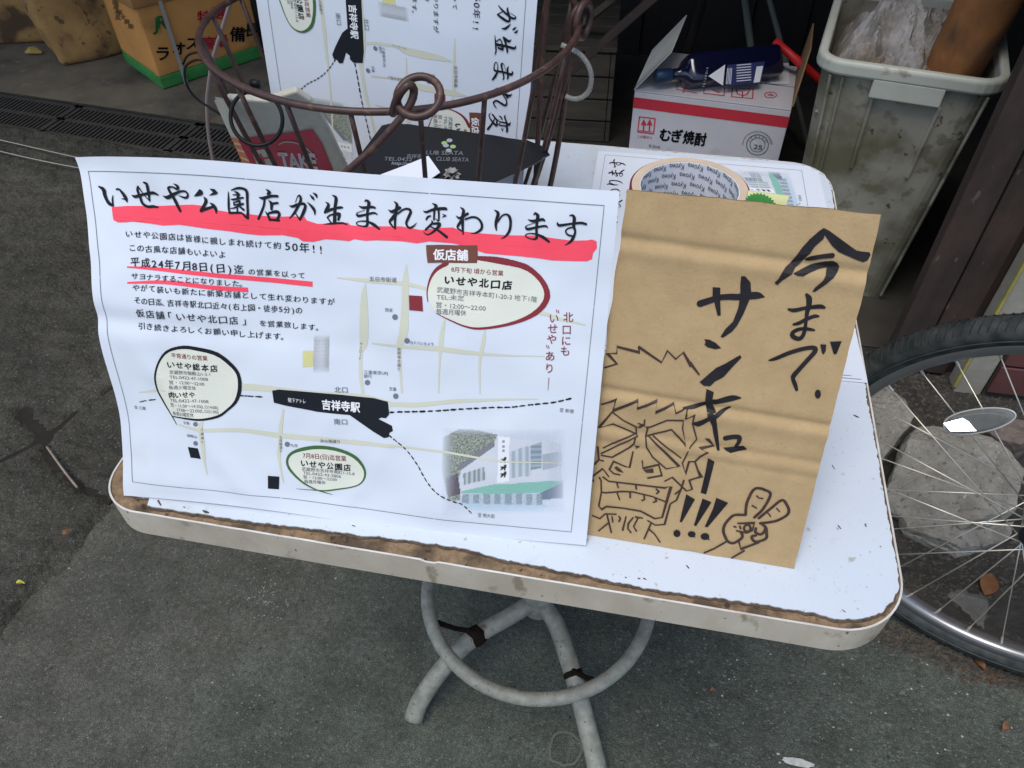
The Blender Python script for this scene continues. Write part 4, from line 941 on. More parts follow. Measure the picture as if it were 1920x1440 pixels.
for s in ('380 260 30,450 272 52,600 242 48,760 225 58,815 238 38', '440 445 30,500 430 48,600 380 48,690 345 48,740 345 33', '600 80 40,630 130 72,625 230 62,605 300 52,590 420 40,575 520 48,540 600 52,490 620 58,430 590 58,425 550 52,480 512 48,560 497 45,640 505 42,690 515 28',
          '140 885 22,220 862 48,380 795 55,550 745 55,680 730 60,700 775 60,600 890 58,500 1000 58,440 1070 62,430 1110 50,455 1180 52,475 1245 38'): ks(K2, s)
kp(K2, '765 690,838 690,832 770,805 815,785 790'); kp(K2, '885 655,1028 650,965 805,930 808'); KP.disc('marker_writing', 'ink', .00045, K2, 735, 1298, 37, 55)
ks(K3, '222 420 80,330 385 75,450 350 68,650 340 78,800 325 88,860 327 70,915 342 12'); kp(K3, '360 235,445 240,447 380,455 555,420 555,380 400,360 340')
kp(K3, '655 105,700 108,760 180,767 290,740 390,680 530,610 660,490 800,455 795,560 620,620 470,645 330,645 200'); kp(K3, '270 820,330 825,400 860,465 920,400 932,310 910,275 880,290 850')
kp(K3, '640 992,657 1020,560 1120,450 1240,340 1345,270 1340,222 1300,350 1190,470 1090'); kp(K4, '540 175,622 210,600 330,610 500,635 700,650 858,622 858,580 680,550 480,525 300')
ks(K4, '280 385 20,400 375 45,560 330 52,780 275 72,880 270 22'); ks(K4, '410 560 46,450 560 66,550 510 50,650 440 48,765 375 24'); ks(K4, '715 720 60,800 705 58,868 712 58,862 765 45,830 812 34')
kp(K4, '690 830,760 825,880 808,920 808,960 850,770 885,720 860'); kp(K4, '520 940,592 985,500 1350,438 1330,490 1100')
kp(K7, '285 325,400 395,215 705,185 700,250 450'); kp(K7, '480 380,600 430,395 755,365 745,440 500'); kp(K7, '665 370,825 440,550 770,510 765,620 520')
for x, y, a, b in ((145, 858, 48, 50), (340, 868, 48, 42), (515, 898, 58, 48)): KP.disc('marker_writing', 'ink', .00045, K7, x, y, a, b)
kp(K7, '355 900,388 918,370 880'); kp(K7, '540 935,582 952,560 900')
kd = lambda F, s, w: KP.stroke('doodle_lines', 'doodle', .00040, F, s, w0=w, smooth=False, jit=.18)
for s in ('240 270,435 205,385 360,735 215,715 325,990 230,965 375,1215 265,1240 385,1400 310', '1400 320,1375 465,1490 410,1465 530,1520 740,1440 830,1320 1060,1360 1200,1410 1040,1490 1040,1630 905,1560 860,1705 825,1645 735', '1490 1040,1555 1240,1410 1290,1445 1410,1370 1435,1180 1250,1080 1300',
          '385 370,195 595,390 540,680 665', '385 380,530 490,700 575,705 680', '690 670,480 755,255 860', '720 700,225 935', '690 720,670 800,600 860,370 985,225 960', '840 580,900 575,1120 485,1340 485,1330 600,1370 820,1180 610,840 700', '860 590,830 700,840 850,920 980,1100 1135,1280 1105,870 700', '930 700,1300 990',
          '820 480,810 560', '735 530,790 545,735 590,790 560', '690 835,740 840', '700 860,722 850', '180 850,190 1020,250 1035', '190 1020,135 1080', '655 910,605 1120,540 1105,390 1040,330 1150,390 1205,470 1220', '780 1030,785 1130,1000 1080,1040 1225,850 1260', '110 1310,95 1250,240 1140,320 1245'): kd(K5, s, 22)
KP.poly('doodle_lines', 'doodle', .00040, K5, '395 1125,430 1105,480 1140,525 1195,440 1170'); KP.poly('doodle_lines', 'doodle', .00040, K5, '790 1150,925 1130,930 1190,830 1190')
for s in ('195 255,215 290,215 450,175 635,215 680,280 640,500 660,740 700,930 800,1030 785,1160 365,1080 385,640 335,320 300,245 245', '235 450,280 455,500 435,640 440,900 500,1080 570', '430 330,445 385', '685 355,690 400', '960 400,995 435,965 460', '430 460,460 545', '605 450,605 515', '790 490,800 540,765 555', '945 530,960 565,920 580',
          '90 765,185 805,260 740,405 745', '285 760,335 990', '290 870,165 970', '350 775,360 850', '445 775,465 800,445 840', '540 780,490 960', '635 790,570 870,560 940,600 990', '700 800,640 910,675 970', '670 780,760 795', '880 860,780 1075', '850 950,920 1010,990 1120', '1300 400,1215 465', '1335 285,1300 390,1230 550,1145 600,1060 880,935 890,835 830'): kd(K6, s, 24)
kd(KE, '190 190,262 168,205 105,262 105,262 65,400 100,390 65,530 160,565 90,615 140,660 100,710 185,700 160,755 232', 10)
kh = lambda s, w=40: KP.stroke('doodle_lines', 'doodle', .00040, K7, s, w0=w, smooth=True)
for s in ('1060 605,980 603,900 610,830 670,775 750,765 840,820 960,890 990,950 965,1010 920,1020 880,1000 840', '1060 605,1075 450,1140 300,1190 250,1240 245,1310 265,1395 330,1300 520,1180 640', '1240 650,1400 520,1550 410,1620 480,1645 560,1610 620,1500 680,1400 705,1260 720', '1270 720,1335 780,1345 850,1335 930,1200 970,1145 920,1150 895,1200 885', '1200 790,1195 840,1260 872,1310 840,1330 790'): kh(s)
for s, w in (('960 720,1180 715,1150 820,1080 850,940 820', 28), ('985 760,995 790', 26), ('905 762,930 770', 28), ('1210 350,1240 378,1290 385', 22), ('1150 480,1210 515', 22), ('1480 520,1520 565', 22), ('1360 580,1400 630', 22), ('800 970,640 1065,510 1120', 30), ('970 960,1000 1070,1240 980', 30), ('1040 1095,880 1190', 30)): kd(K7, s, w)
kh('1130 785,1117 817,1085 830,1053 817,1040 785,1053 753,1085 740,1117 753,1128 780', 32)
KP.lay(sign, KF2.pos)

#==BASKET==
# ------------------------------------------------------------------ wire basket and what is in it
BC = np.array([-.520, .435]); BR, BB, BH = .187, .116, .272
bk = empty('wire_basket', (BC[0], BC[1], T), 'brown enamelled wire basket holding flyers behind the large poster', 'basket')
WR = .0024
def rimpt(t, r=BR, z=BH): return (BC[0] + r * math.cos(t), BC[1] + r * math.sin(t), T + z + .004 * math.sin(2 * t + .6) * (z / BH))
mb = MB(); mb.tube([rimpt(t) for t in np.linspace(0, 2 * PI, 97)[:-1]], .0033, 10, closed=True); mb.build('rim_ring', M('basket'), bk, smooth=True)
mb = MB(); mb.tube([rimpt(t, BB, .004) for t in np.linspace(0, 2 * PI, 65)[:-1]], .0030, 8, closed=True); mb.build('base_ring', M('basket'), bk, smooth=True)
ph = math.radians(-90) + .105
for i in range(20):
    t = ph + i * 2 * PI / 20; a = np.array(rimpt(t, BR - .001, BH - .002)); b = np.array(rimpt(t, BB, .004))
    bow = np.array([math.cos(t), math.sin(t), 0]) * .006; pts = [a + (b - a) * s + bow * math.sin(PI * s) for s in np.linspace(0, 1, 9)]
    mb = MB(); mb.tube(pts, WR, 8); mb.build('upright_wire', M('basket'), bk, smooth=True)
for i in range(6):
    q = (i - 2.5) * .035; h = math.sqrt(BB ** 2 - q ** 2); mb = MB()
    mb.tube([(BC[0] + q, BC[1] - h, T + .0032), (BC[0] + q, BC[1] + h, T + .0032)], .0022, 6); mb.build('floor_wire', M('basket'), bk, smooth=True)
YF = BC[1] - BR - .004
def circ(px, py, rad, Y, z_ax=(0, -.55, .83), r=.0036, n=36, t0=0, t1=2 * PI):
    c = aty(px, py, Y); nrm = np.array(z_ax) / np.linalg.norm(z_ax); a = np.cross(nrm, [0, 0, 1.0]); a /= np.linalg.norm(a); b = np.cross(nrm, a)
    return [c + (a * math.cos(t) + b * math.sin(t)) * rad for t in np.linspace(t0, t1, n)]
mb = MB(); mb.tube(circ(785, 181, .0178, YF, n=37)[:-1], .0034, 9, closed=True); mb.build('handle_eye', M('basket'), bk, smooth=True)
hp = [aty(x, y, Y) for x, y, Y in ((736, 214, YF - .004), (742, 192, YF - .008), (752, 172, YF - .010), (766, 159, YF - .008), (776, 168, YF - .004), (770, 194, YF - .007), (742, 233, YF - .012), (700, 278, YF - .018), (655, 318, YF - .026), (620, 350, YF - .03))]
mb = MB(); mb.tube(smooth_path(hp, .003), .0035, 8); mb.build('bail_handle', M('basket'), bk, smooth=True)
# right-hand eye with the second bail rising out of the picture
te = math.radians(8)
eye = np.array(rimpt(te))
mb = MB(); mb.tube([eye + np.array([.004 + .013 * math.cos(t) * .4, -.006 + .013 * math.cos(t), .002 + .016 * math.sin(t)]) for t in np.linspace(0, 2 * PI, 25)[:-1]], .0036, 8, closed=True); mb.build('handle_eye', M('basket'), bk, smooth=True)
h2 = [eye + np.array(q) for q in ((.004, -.004, .018), (-.004, -.012, .012), (-.008, -.012, -.004), (-.010, -.004, -.06), (-.018, .0, -.14), (-.030, .004, -.215), (-.036, .0, -.235), (-.046, -.004, -.225))]
mb = MB(); mb.tube(smooth_path(h2, .004), .0033, 8); mb.build('bail_handle', M('basket'), bk, smooth=True)
h3 = [aty(x, y, Y) for x, y, Y in ((1034, -60, .43), (1027, 0, .43), (1018, 100, .43), (1012, 200, .43), (1004, 345, .43))]
mb = MB(); mb.tube(smooth_path(h3, .01), .0030, 8); mb.build('hook_wire', M('basket'), bk, smooth=True)
# ties, tube and hanging wire
ct = circ(481, 222, .0235, YF + .03, n=41, z_ax=(.15, -.8, .5))[:-1]
mb = MB(); mb.tube(ct, .0019, 8, closed=True); mb.obox(aty(470, 165, YF + .03), (.008, 0, 0), (0, .005, 0), (0, 0, .006))
tag(mb.build('cable_tie', M('tie'), loc=ct[0], smooth=True), 'round black cable tie looped over the front of the basket rim above the red packet', 'cable tie')
tp = [aty(x, y, .42) for x, y in ((343, 120), (352, 104), (372, 98), (392, 106), (398, 120), (372, 112), (350, 122), (346, 140), (353, 165), (370, 186), (397, 204), (415, 216))]
mb = MB(); mb.tube(smooth_path(tp, .003), .0013, 8); tag(mb.build('cable_tie', M('tie'), loc=tp[0], smooth=True), 'thin black tie with a loose tail on the left end of the basket rim', 'cable tie')
tp = [aty(x, y, .425) for x, y in ((1052, 84), (1068, 90), (1088, 102), (1104, 124), (1109, 148), (1104, 170), (1090, 183), (1074, 185), (1060, 180))]
mb = MB(); mb.tube(smooth_path(tp, .003), .0026, 8); tag(mb.build('plastic_loop', M('clear'), loc=tp[0], smooth=True), 'loop of cloudy clear plastic tube hanging on the right side of the basket', 'tube')
tp = [aty(x, y, .47) for x, y in ((452, -60), (436, -8), (416, 55), (399, 111), (391, 160), (388, 195), (391, 250), (400, 303), (412, 350), (424, 400))]
mb = MB(); mb.tube(smooth_path(tp, .006), .0022, 8); tag(mb.build('hanging_wire', mat('pale_wire', (.22, .17, .16), .45), loc=tp[-1], smooth=True), 'thin pale wire hanging down just left of the basket', 'wire')

# second notice standing upright in the basket, turned a quarter
def rolled(yaw, lean, roll):
    u = np.array([math.cos(yaw), math.sin(yaw), 0]); nn = np.array([-math.sin(yaw), math.cos(yaw), 0]); up = nn * math.cos(lean) + np.array([0, 0, math.sin(lean)])
    return u * math.cos(roll) + up * math.sin(roll), up * math.cos(roll) - u * math.sin(roll)
u2, up2 = rolled(math.radians(-5), math.radians(85), math.radians(-3))
def d2(a, b, s): return s.N * (.004 * math.sin(a * 9) * math.sin(b * 8 + .5) + .0012 * noise.noise(Vector((a * 14, b * 14, 8))) - .006 * (a / .297 - .5) ** 2) + s.U * (-.003 * math.exp(-((b - .22) / .12) ** 2) * (1 if a < .1 else 0))
S2 = Face(np.array([-.5, .42, T + .1]) + u2 * -.181 + up2 * -.048, u2, up2, d2)
p2 = gridsheet('notice_sheet', S2.pos, PH, PW, 78, 110, M('paper'), loc=S2.o)
tag(p2, 'white map notice turned on its side, standing upright in the wire basket', 'poster')
lay_all(p2, lambda u, v, off: S2.pos(v, PW - u, off))
# notices lying on the table top
def flat_notice(x, y, z, yaw, label, full=True):
    U = np.array([-math.sin(yaw), math.cos(yaw), 0]); V = np.array([-math.cos(yaw), -math.sin(yaw), 0])
    def dd(a, b, s): return s.N * (.0006 * (1 + noise.noise(Vector((a * 9 + x * 50, b * 9, 2)))) + .004 * max(0, (a - .36) / .06) ** 2 * (1 if z > T + .001 else .3) * 0 )
    F = Face((x, y, z), U, V, dd)
    o = gridsheet('notice_sheet', F.pos, PW, PH, 70, 50, M('paper'), loc=(x, y, z)); tag(o, label, 'poster', 'spare notices lying on the table')
    if full: lay_all(o, F.pos)
    return F
flat_notice(-.001, .284, T + .0006, math.radians(2.2), 'spare white notice lying lowest on the table, right edge beside the bicycle wheel', False)
flat_notice(-.007, .287, T + .0020, math.radians(2.6), 'middle sheet of the spare notices stacked behind the cardboard sign', False)
flat_notice(-.017, .289, T + .0036, math.radians(1.6), 'topmost spare notice, lying face up under the stack of tape rolls')

# packet in the basket
pa_, pb_, pc_ = at(487, 335, T + .12), at(652, 330, T + .12), at(424, 186, T + .235)
PKF = face3(pa_, pb_, pc_)
pk = empty('tissue_packet', pa_, 'cream and crimson packet lettered TAKE at the left in the wire basket', 'packet')
V3 = PKF.V; pw = np.linalg.norm(pb_ - pa_); cr = [PKF.uv(*q) for q in ((480, 330), (655, 325), (622, 255), (596, 206), (582, 190), (555, 172), (528, 180), (500, 190), (424, 186))]
def extr(mb, face, pts, off0, off1):
    n = len(pts); t = geometry.tessellate_polygon([[Vector((p[0], p[1], 0)) for p in pts]])
    mb.add([face.pos(p[0], p[1], off1) for p in pts] + [face.pos(p[0], p[1], off0) for p in pts], [tuple(x) for x in t] + [(x[2] + n, x[1] + n, x[0] + n) for x in t] + [(i, i + n, (i + 1) % n + n, (i + 1) % n) for i in range(n)])
mb = MB(); extr(mb, PKF, cr, -.008, 0); o = mb.build('packet_body', M('towelc'), pk); bevel(o, .002, 2, 50)
PK = Print(PKF)
PK.poly('red_panel', 'tred', .0006, ID, '447 262,472 256,540 247,586 241,604 268,628 326,483 330'); PK.poly('white_square', 'towelc', .0010, ID, '472 281,497 277,514 309,484 313')
PK.stroke('red_cross', 'tred', .0014, ID, '481 297 4,503 293 4'); PK.stroke('red_cross', 'tred', .0014, ID, '488 286 4,497 305 4')
PK.stroke('white_arc', 'towelc', .0012, ID, '523 268 2,532 264 3,548 264 3,566 270 3,580 280 3,594 297 2')
PK.text('packet_lettering', 'pwhite', .0012, ID, 'TAKE', (529, 316), (597, 318), 40, .03); PK.lay(pk, PKF.pos)
# left flank of the packet with orange print
e1 = at(462, 318, T + .12) - pa_; e1 = e1 - PKF.N * .03
mb = MB(); a = PKF.pos(*PKF.uv(424, 187), -.001); b = PKF.pos(*PKF.uv(486, 333), -.001)
A2 = aty(401, 187, a[1] + .045); B2 = aty(458, 312, b[1] + .040)
mb.add([a, b, B2, A2, a - [0, 0, .0], b + PKF.N * -.004, B2 + PKF.N * -.004, A2 + PKF.N * -.004], [(0, 3, 2, 1), (4, 5, 6, 7), (0, 1, 5, 4), (2, 3, 7, 6)]); mb.build('packet_flank', M('towelc'), pk)
mid1, mid2 = a + (b - a) * .45, A2 + (B2 - A2) * .42
mb = MB(); ff = face3(A2, a, b); q = lambda s, t: A2 + (a - A2) * s + ((B2 - A2) * (1 - s) + (b - a) * s) * t
nn = np.cross(a - A2, b - a); nn = nn / np.linalg.norm(nn); nn = nn if nn @ (CAM_LOC - a) > 0 else -nn
mb.add([q(0.05, .52) + nn * .0008, q(.95, .50) + nn * .0008, q(.95, .98) + nn * .0008, q(.05, .98) + nn * .0008], [(0, 1, 2, 3)]); mb.build('orange_panel', M('torange'), pk)
for t in (.58, .68, .80, .90):
    mb = MB(); mb.add([q(.2, t) + nn * .0014, q(.8, t - .03) + nn * .0014, q(.8, t) + nn * .0014, q(.2, t + .03) + nn * .0014], [(0, 1, 2, 3)]); mb.build('panel_stripe', M('towelc'), pk)

# black flyers
fp = [(640, 336), (678, 288), (717, 236), (760, 236), (810, 241), (870, 249), (930, 259), (975, 269), (1006, 281), (1017, 297), (985, 316), (940, 336), (900, 352), (800, 372), (700, 352)]
FLF = face3(at(652, 325, T + .150), at(900, 350, T + .150), at(717, 236, T + .170))
for k in range(6):
    sx, sy = (0, 0) if k == 5 else ((5 - k) * .0018 - .003, (5 - k) * .0022)
    pts = [FLF.uv(*p) + np.array([sx, sy]) for p in fp]; mb = MB(); z0 = -.0011 * (5 - k)
    def curl(u, v, o_, z0=z0): return FLF.pos(u, v, o_ + z0 + .0 ) + FLF.N * 0
    n = len(pts); t = geometry.tessellate_polygon([[Vector((p[0], p[1], 0)) for p in pts]])
    mb.add([FLF.pos(p[0], p[1], z0) for p in pts] + [FLF.pos(p[0], p[1], z0 - .0005) for p in pts], [tuple(x) for x in t] + [(x[2] + n, x[1] + n, x[0] + n) for x in t] + [(i, i + n, (i + 1) % n + n, (i + 1) % n) for i in range(n)])
    o = mb.build('flyer', M('flyer'), loc=FLF.pos(*pts[0], z0))
    if k < 5:
        o.data.materials.append(M('plight'))
        for p in o.data.polygons:
            if len(p.vertices) == 4: p.material_index = 1
        tag(o, 'black glossy flyer whose edge shows under the topmost one in the basket', 'flyer', 'black flyers piled in the basket')
    else: tag(o, 'topmost black glossy flyer in the basket, with white club lettering and green dots', 'flyer', 'black flyers piled in the basket'); top_fl = o
FL = Print(FLF); fz = (460, 0, .291667)
for x, y, m_ in ((1313, 905, 'pwhite'), (1280, 922, 'pgreen2'), (1290, 938, 'pwhite'), (1335, 945, 'pgreen2'), (1308, 970, 'pwhite')):
    if m_ == 'pgreen2': mat('pgreen2', (.22, .36, .12), .5)
    FL.disc('logo_dots', 'plight', .0004, fz, x, y, 19, 12) if m_ == 'pwhite' else FL.disc('logo_dots_green', m_, .0004, fz, x, y, 19, 12)
FL.text('flyer_lettering', 'plight', .0004, fz, 'CLUB SEATA', (1125, 998), (1400, 1003), 36, .006); FL.text('flyer_lettering', 'plight', .0004, fz, '吉祥寺', (1035, 1020), (1130, 1022), 30, .008)
FL.text('flyer_lettering', 'plight', .0004, fz, 'CLUB SEATA', (1225, 1038), (1435, 1046), 36, .006); FL.text('flyer_lettering', 'plight', .0004, fz, 'TEL.0422', (890, 1036), (1070, 1042), 32, .006); FL.text('flyer_lettering', 'plight', .0004, fz, 'http://www.', (940, 1064), (1120, 1068), 30, .0)
FL.lay(top_fl, FLF.pos)
# pile that fills the basket below the flyers
mb = MB(); prism(mb, [(BC[0] + .112 * math.cos(t), BC[1] - .004 + .105 * math.sin(t)) for t in np.linspace(0, 2 * PI, 21)[:-1]], T + .0085, T + .10); tag(mb.build('paper_bundle', mat('bundle_paper', (.45, .44, .42), .8), loc=(BC[0], BC[1], T)), 'bundle of leaflets filling the bottom of the wire basket', 'leaflets')
CFs = Face(FLF.o + FLF.N * .003, FLF.U, FLF.V)
def slip(name, pts, m, lab, cat, off=.003):
    P = [FLF.uv(*p) for p in pts]; mb = MB(); extr(mb, FLF, P, off - .001, off); return tag(mb.build(name, M(m), loc=FLF.pos(*P[0], off)), lab, cat)
slip('paper_slip', [(715, 331), (760, 314), (804, 296), (826, 327), (800, 345), (730, 348)], 'paper', 'small blank white card on top of the black flyers', 'card')
mb = MB(); c = FLF.pos(*FLF.uv(848, 331), .004)
for i in range(7):
    a = i * .9; d = np.array([math.cos(a), math.sin(a), 0]) * .010; mb.add([c + d * .9 + [0, 0, .002 * (i % 2)], c + [d[1] * .6, -d[0] * .6, .0045], c - d + [0, 0, -.002], c - [d[1] * .5, -d[0] * .5, .001 * i]], [(0, 1, 2), (0, 2, 3)])
tag(mb.build('crumpled_wrapper', mat('grey_wrapper', (.25, .25, .235), .6), loc=c), 'crumpled grey paper scrap beside the white card on the flyers', 'scrap')

#==TAPE==
RC2 = at(1293, 352, T + .247); RCX, RCY = float(RC2[0]), float(RC2[1]) + .002
labs = ['lowest tape roll of the stack behind the cardboard sign', 'second tape roll from the bottom behind the cardboard sign', 'third tape roll from the bottom behind the cardboard sign', 'fourth tape roll, just beneath the top one, behind the cardboard sign', 'topmost tape roll, its core lined with printed grey paper, above the cardboard sign']
rh = (.247 - .0052) / 5
for k in range(5):
    z0 = T + .0052 + k * rh; r = empty('tape_roll', (RCX, RCY, z0), labs[k], 'tape roll', 'tape rolls stacked behind the sign')
    def tubewall(ro, ri, za, zb, n=64):
        mb = MB(); vs = []
        for (rr, zz) in ((ro, za), (ro, zb), (ri, zb), (ri, za)): vs += [(RCX + rr * math.cos(2 * PI * i / n), RCY + rr * math.sin(2 * PI * i / n), zz) for i in range(n)]
        mb.add(vs, [(q * n + i, q * n + (i + 1) % n, ((q + 1) % 4) * n + (i + 1) % n, ((q + 1) % 4) * n + i) for q in range(4) for i in range(n)]); return mb
    tubewall(.0462, .0446, z0 + .001, z0 + rh - .0016).build('tape_winding', M('maroon'), r); o = tubewall(.0446, .0384, z0 + .0004, z0 + rh - .0004).build('card_core', M('tapecore'), r)
    l = tubewall(.0384, .0378, z0 + .0006, z0 + rh - .0010).build('core_liner', M('tapewall'), o)
    if k == 4:      # printing on the inside of the core
        mb = MB(); vs0, fs0 = glyphs('Kyowa', .006); wd = max(v[0] for v in vs0)
        for row in range(5):
            for q in range(10):
                th0 = -.35 + q * .41 + row * .15
                zz = z0 + rh - .0030 - row * .0086
                if th0 > PI + .25: continue
                # upside-down lettering, slightly sloping
                mb.add([(RCX + .0374 * math.cos(th0 + v[0] / wd * .34), RCY + .0374 * math.sin(th0 + v[0] / wd * .34), zz - v[1] * .0068 + (v[0] / wd) * .0020) for v in vs0], fs0)
        tag(mb.build('liner_lettering', M('pgrey'), o), kind='stuff')
# small pale yellow card with a green printed burst
YF_ = Face(KF.o + KF.V * .205 - KF.N * .012 + KF.U * .10, KF.U, KF.V)
a = YF_.uv(1403, 358); b = YF_.uv(1480, 368)
P = [a, b, YF_.uv(1466, 402), YF_.uv(1395, 396)]; mb = MB(); extr(mb, YF_, P, -.004, 0); yc = tag(mb.build('yellow_card', M('ycard'), loc=YF_.pos(*P[3])), 'small pale yellow card with a green printed burst peeping over the cardboard sign', 'card')
YP = Print(YF_); star = []
for i in range(30):
    t = PI + PI * i / 29 ; rr = 1.0 if i % 2 else .86; star.append((1425 + 33 * rr * math.cos(t), 388 + 27 * rr * math.sin(t) + (math.cos(t)) * 4))
YP.poly('green_burst', 'greenp', .0003, ID, star + [(1458, 392), (1395, 386)]); YP.text('card_lettering', 'pwhite', .0006, ID, '●●●●●●', (1400, 388), (1452, 393), 9, 0) if False else None
for i in range(6): YP.disc('card_lettering', 'pwhite', .0006, ID, 1405 + i * 9, 380 + i * 1.3, 3, 2.4)
YP.lay(yc, YF_.pos)

#==BACKGROUND==
# ------------------------------------------------------------------ cartons at the left
oc0, oc1, oc2 = at(306, 168, .006), at(478, 112, .006), at(227, 118, .006)
U = oc1 - oc0; U = U / np.linalg.norm(U); Vv = np.array([-U[1], U[0], 0]); Lx, Ly, Lz = .42, .34, .285
oc = empty('orange_carton', oc0 + U * Lx / 2 + Vv * Ly / 2, 'orange charcoal carton with green bottom band, red and black Japanese lettering and white strap', 'carton')
def puffbox(name, o_, U, V, H, m, parent=None, loc=None, amp=.008, res=10, rnd=.02, seed=0, skew=(0, 0)):
    U, V, H, o_ = map(lambda q: np.array(q, float), (U, V, H, o_)); bm_ = bmesh.new(); bmesh.ops.create_cube(bm_, size=1.0)
    bmesh.ops.subdivide_edges(bm_, edges=bm_.edges[:], cuts=res, use_grid_fill=True)
    vs = []
    for v in bm_.verts:
        p = np.array(v.co) + .5; q = p * 2 - 1
        b_ = (1 - q ** 2); bulge = np.array([q[0] * b_[1] * b_[2], q[1] * b_[0] * b_[2], q[2] * b_[0] * b_[1] * .6]) * amp
        w_ = o_ + U * p[0] + V * p[1] + H * p[2]
        un, vn, hn = U / np.linalg.norm(U), V / np.linalg.norm(V), H / np.linalg.norm(H)
        w_ = w_ + un * bulge[0] + vn * bulge[1] + hn * bulge[2] + (un * skew[0] + vn * skew[1]) * p[2]
        nzv = np.array([noise.noise(Vector((w_[0] * 7, w_[1] * 7, w_[2] * 7 + seed + k * 9))) for k in range(3)]) * amp * .8; nzv[2] *= p[2]
        w_ = w_ + nzv; vs.append(w_)
    mb = MB(); mb.add(vs, [tuple(v.index for v in f.verts) for f in bm_.faces]); bm_.free()
    o = mb.build(name, m, parent, loc=loc); bevel(o, rnd, 3, 50)
    for p in o.data.polygons: p.use_smooth = True
    return o
puffbox('carton_body', oc0 + [0, 0, .045], U * Lx, Vv * Ly, (0, 0, Lz - .045), M('orange'), oc, amp=.0035, rnd=.006)
puffbox('green_base', oc0 - U * .001 - Vv * .001, U * (Lx + .002), Vv * (Ly + .002), (0, 0, .046), M('greenp'), oc, amp=.004, rnd=.005, res=6)
puffbox('carton_lid', oc0 - U * .012 - Vv * .012 + [0, 0, Lz], U * (Lx + .024), Vv * (Ly + .024), (0, 0, .05), mat('lid_brown', (.40, .19, .06), .8, (.30, .14, .05), 7, 6, .6), oc, amp=.006, rnd=.004, res=6)
OFc = Face(oc0 - Vv * .0062 , U, (0, 0, 1)); OP = Print(OFc); z1 = (0, 0, .291667)
for ch, x, y, s, m_ in (('ラ', 1047, 345, 92, 'pblack'), ('オ', 1150, 312, 84, 'pblack'), ('ス', 1238, 280, 84, 'pblack'), ('高', 1345, 280, 86, 'bred'), ('級', 1425, 262, 80, 'bred'), ('備', 1527, 222, 92, 'pblack'), ('長', 1618, 192, 86, 'pblack'), ('炭', 1700, 165, 86, 'pblack'), ('特', 1312, 112, 82, 'bred'), ('選', 1408, 82, 82, 'bred')):
    OP.char('carton_lettering' if m_ == 'pblack' else 'red_lettering', m_, .0, z1, ch, x, y, s * 1.12, .024)
OP.char('green_lettering', 'greenp', .0, z1, 'J', 1000, 150, 120, .03); OP.char('green_lettering', 'greenp', .0, z1, 'R', 1045, 140, 115, .03)
OP.lay(oc, OFc.pos)
OFl = Face(oc0 + Vv * Ly - U * .0062, -Vv, (0, 0, 1)); OL = Print(OFl)
for i, ch in enumerate('国産木炭'): OL.char('side_lettering', 'dirt', .0, z1, ch, 738 + i * 6, 10 + i * 34, 40, .01)
for i, ch in enumerate('炭火焼用'): OL.char('side_lettering', 'dirt', .0, z1, ch, 770 + i * 22, 80 + i * 30, 36, .01)
OL.lay(oc, OFl.pos)
mb = MB(); s0 = aty(303, 6, oc0[1]); su = .078
mb.obox(oc0 + U * su - Vv * .0135 , U * .014, Vv * .0012, (0, 0, Lz + .03)); mb.build('packing_strap', M('cord'), oc)

bc0 = at(117, 128, .006); bU = at(225, 102, .006) - bc0; bV = np.array([-bU[1], bU[0], 0]); bV = bV / np.linalg.norm(bV)
tag(puffbox('worn_carton', bc0, bU / np.linalg.norm(bU) * .30, bV * .30, (0, 0, .36), M('brownc'), loc=bc0, amp=.022, rnd=.022, seed=4, skew=(-.02, .02)), 'dirty dented brown carton just left of the orange one', 'carton')
b2 = at(-70, 84, .006)
tag(puffbox('worn_carton', b2, np.array([.44, .09, 0]), np.array([-.1, .3, 0]), (0, 0, .34), M('brownc'), loc=b2, amp=.02, rnd=.02, seed=14), 'stained brown carton at the far left corner, partly in shadow', 'carton')
mb = MB(); c = at(62, 101, .01); 
for i in range(3): mb.tube([c + [-.03 + .01 * i, 0, .004 + .008 * i], c + [.0, .008 * i, .012], c + [.035, .01, .004]], [.006, .012, .005], 7)
tag(mb.build('yellow_scrap', mat('yellow_scrap', (.38, .28, .07), .8), loc=c), 'crumpled yellow scrap on the floor in front of the far left carton', 'scrap')
# cords on the ground at the left
for k, (a, b) in enumerate((((-140, 236), (330, 330)), ((-140, 254), (300, 345)))):
    p0, p1 = at(*a, .030), at(*b, .030); pts = [p0 + (p1 - p0) * t + np.array([0, .006 * math.sin(t * 7 + k), 0]) for t in np.linspace(0, 1, 24)]
    mb = MB(); mb.tube(pts, .0017, 6); tag(mb.build('ground_string', M('cord'), loc=p0, smooth=True), ['farther of the two thin white cords lying on the ground left of the poster', 'nearer of the two thin white cords lying on the ground left of the poster'][k], 'cord', 'thin cords on the ground')
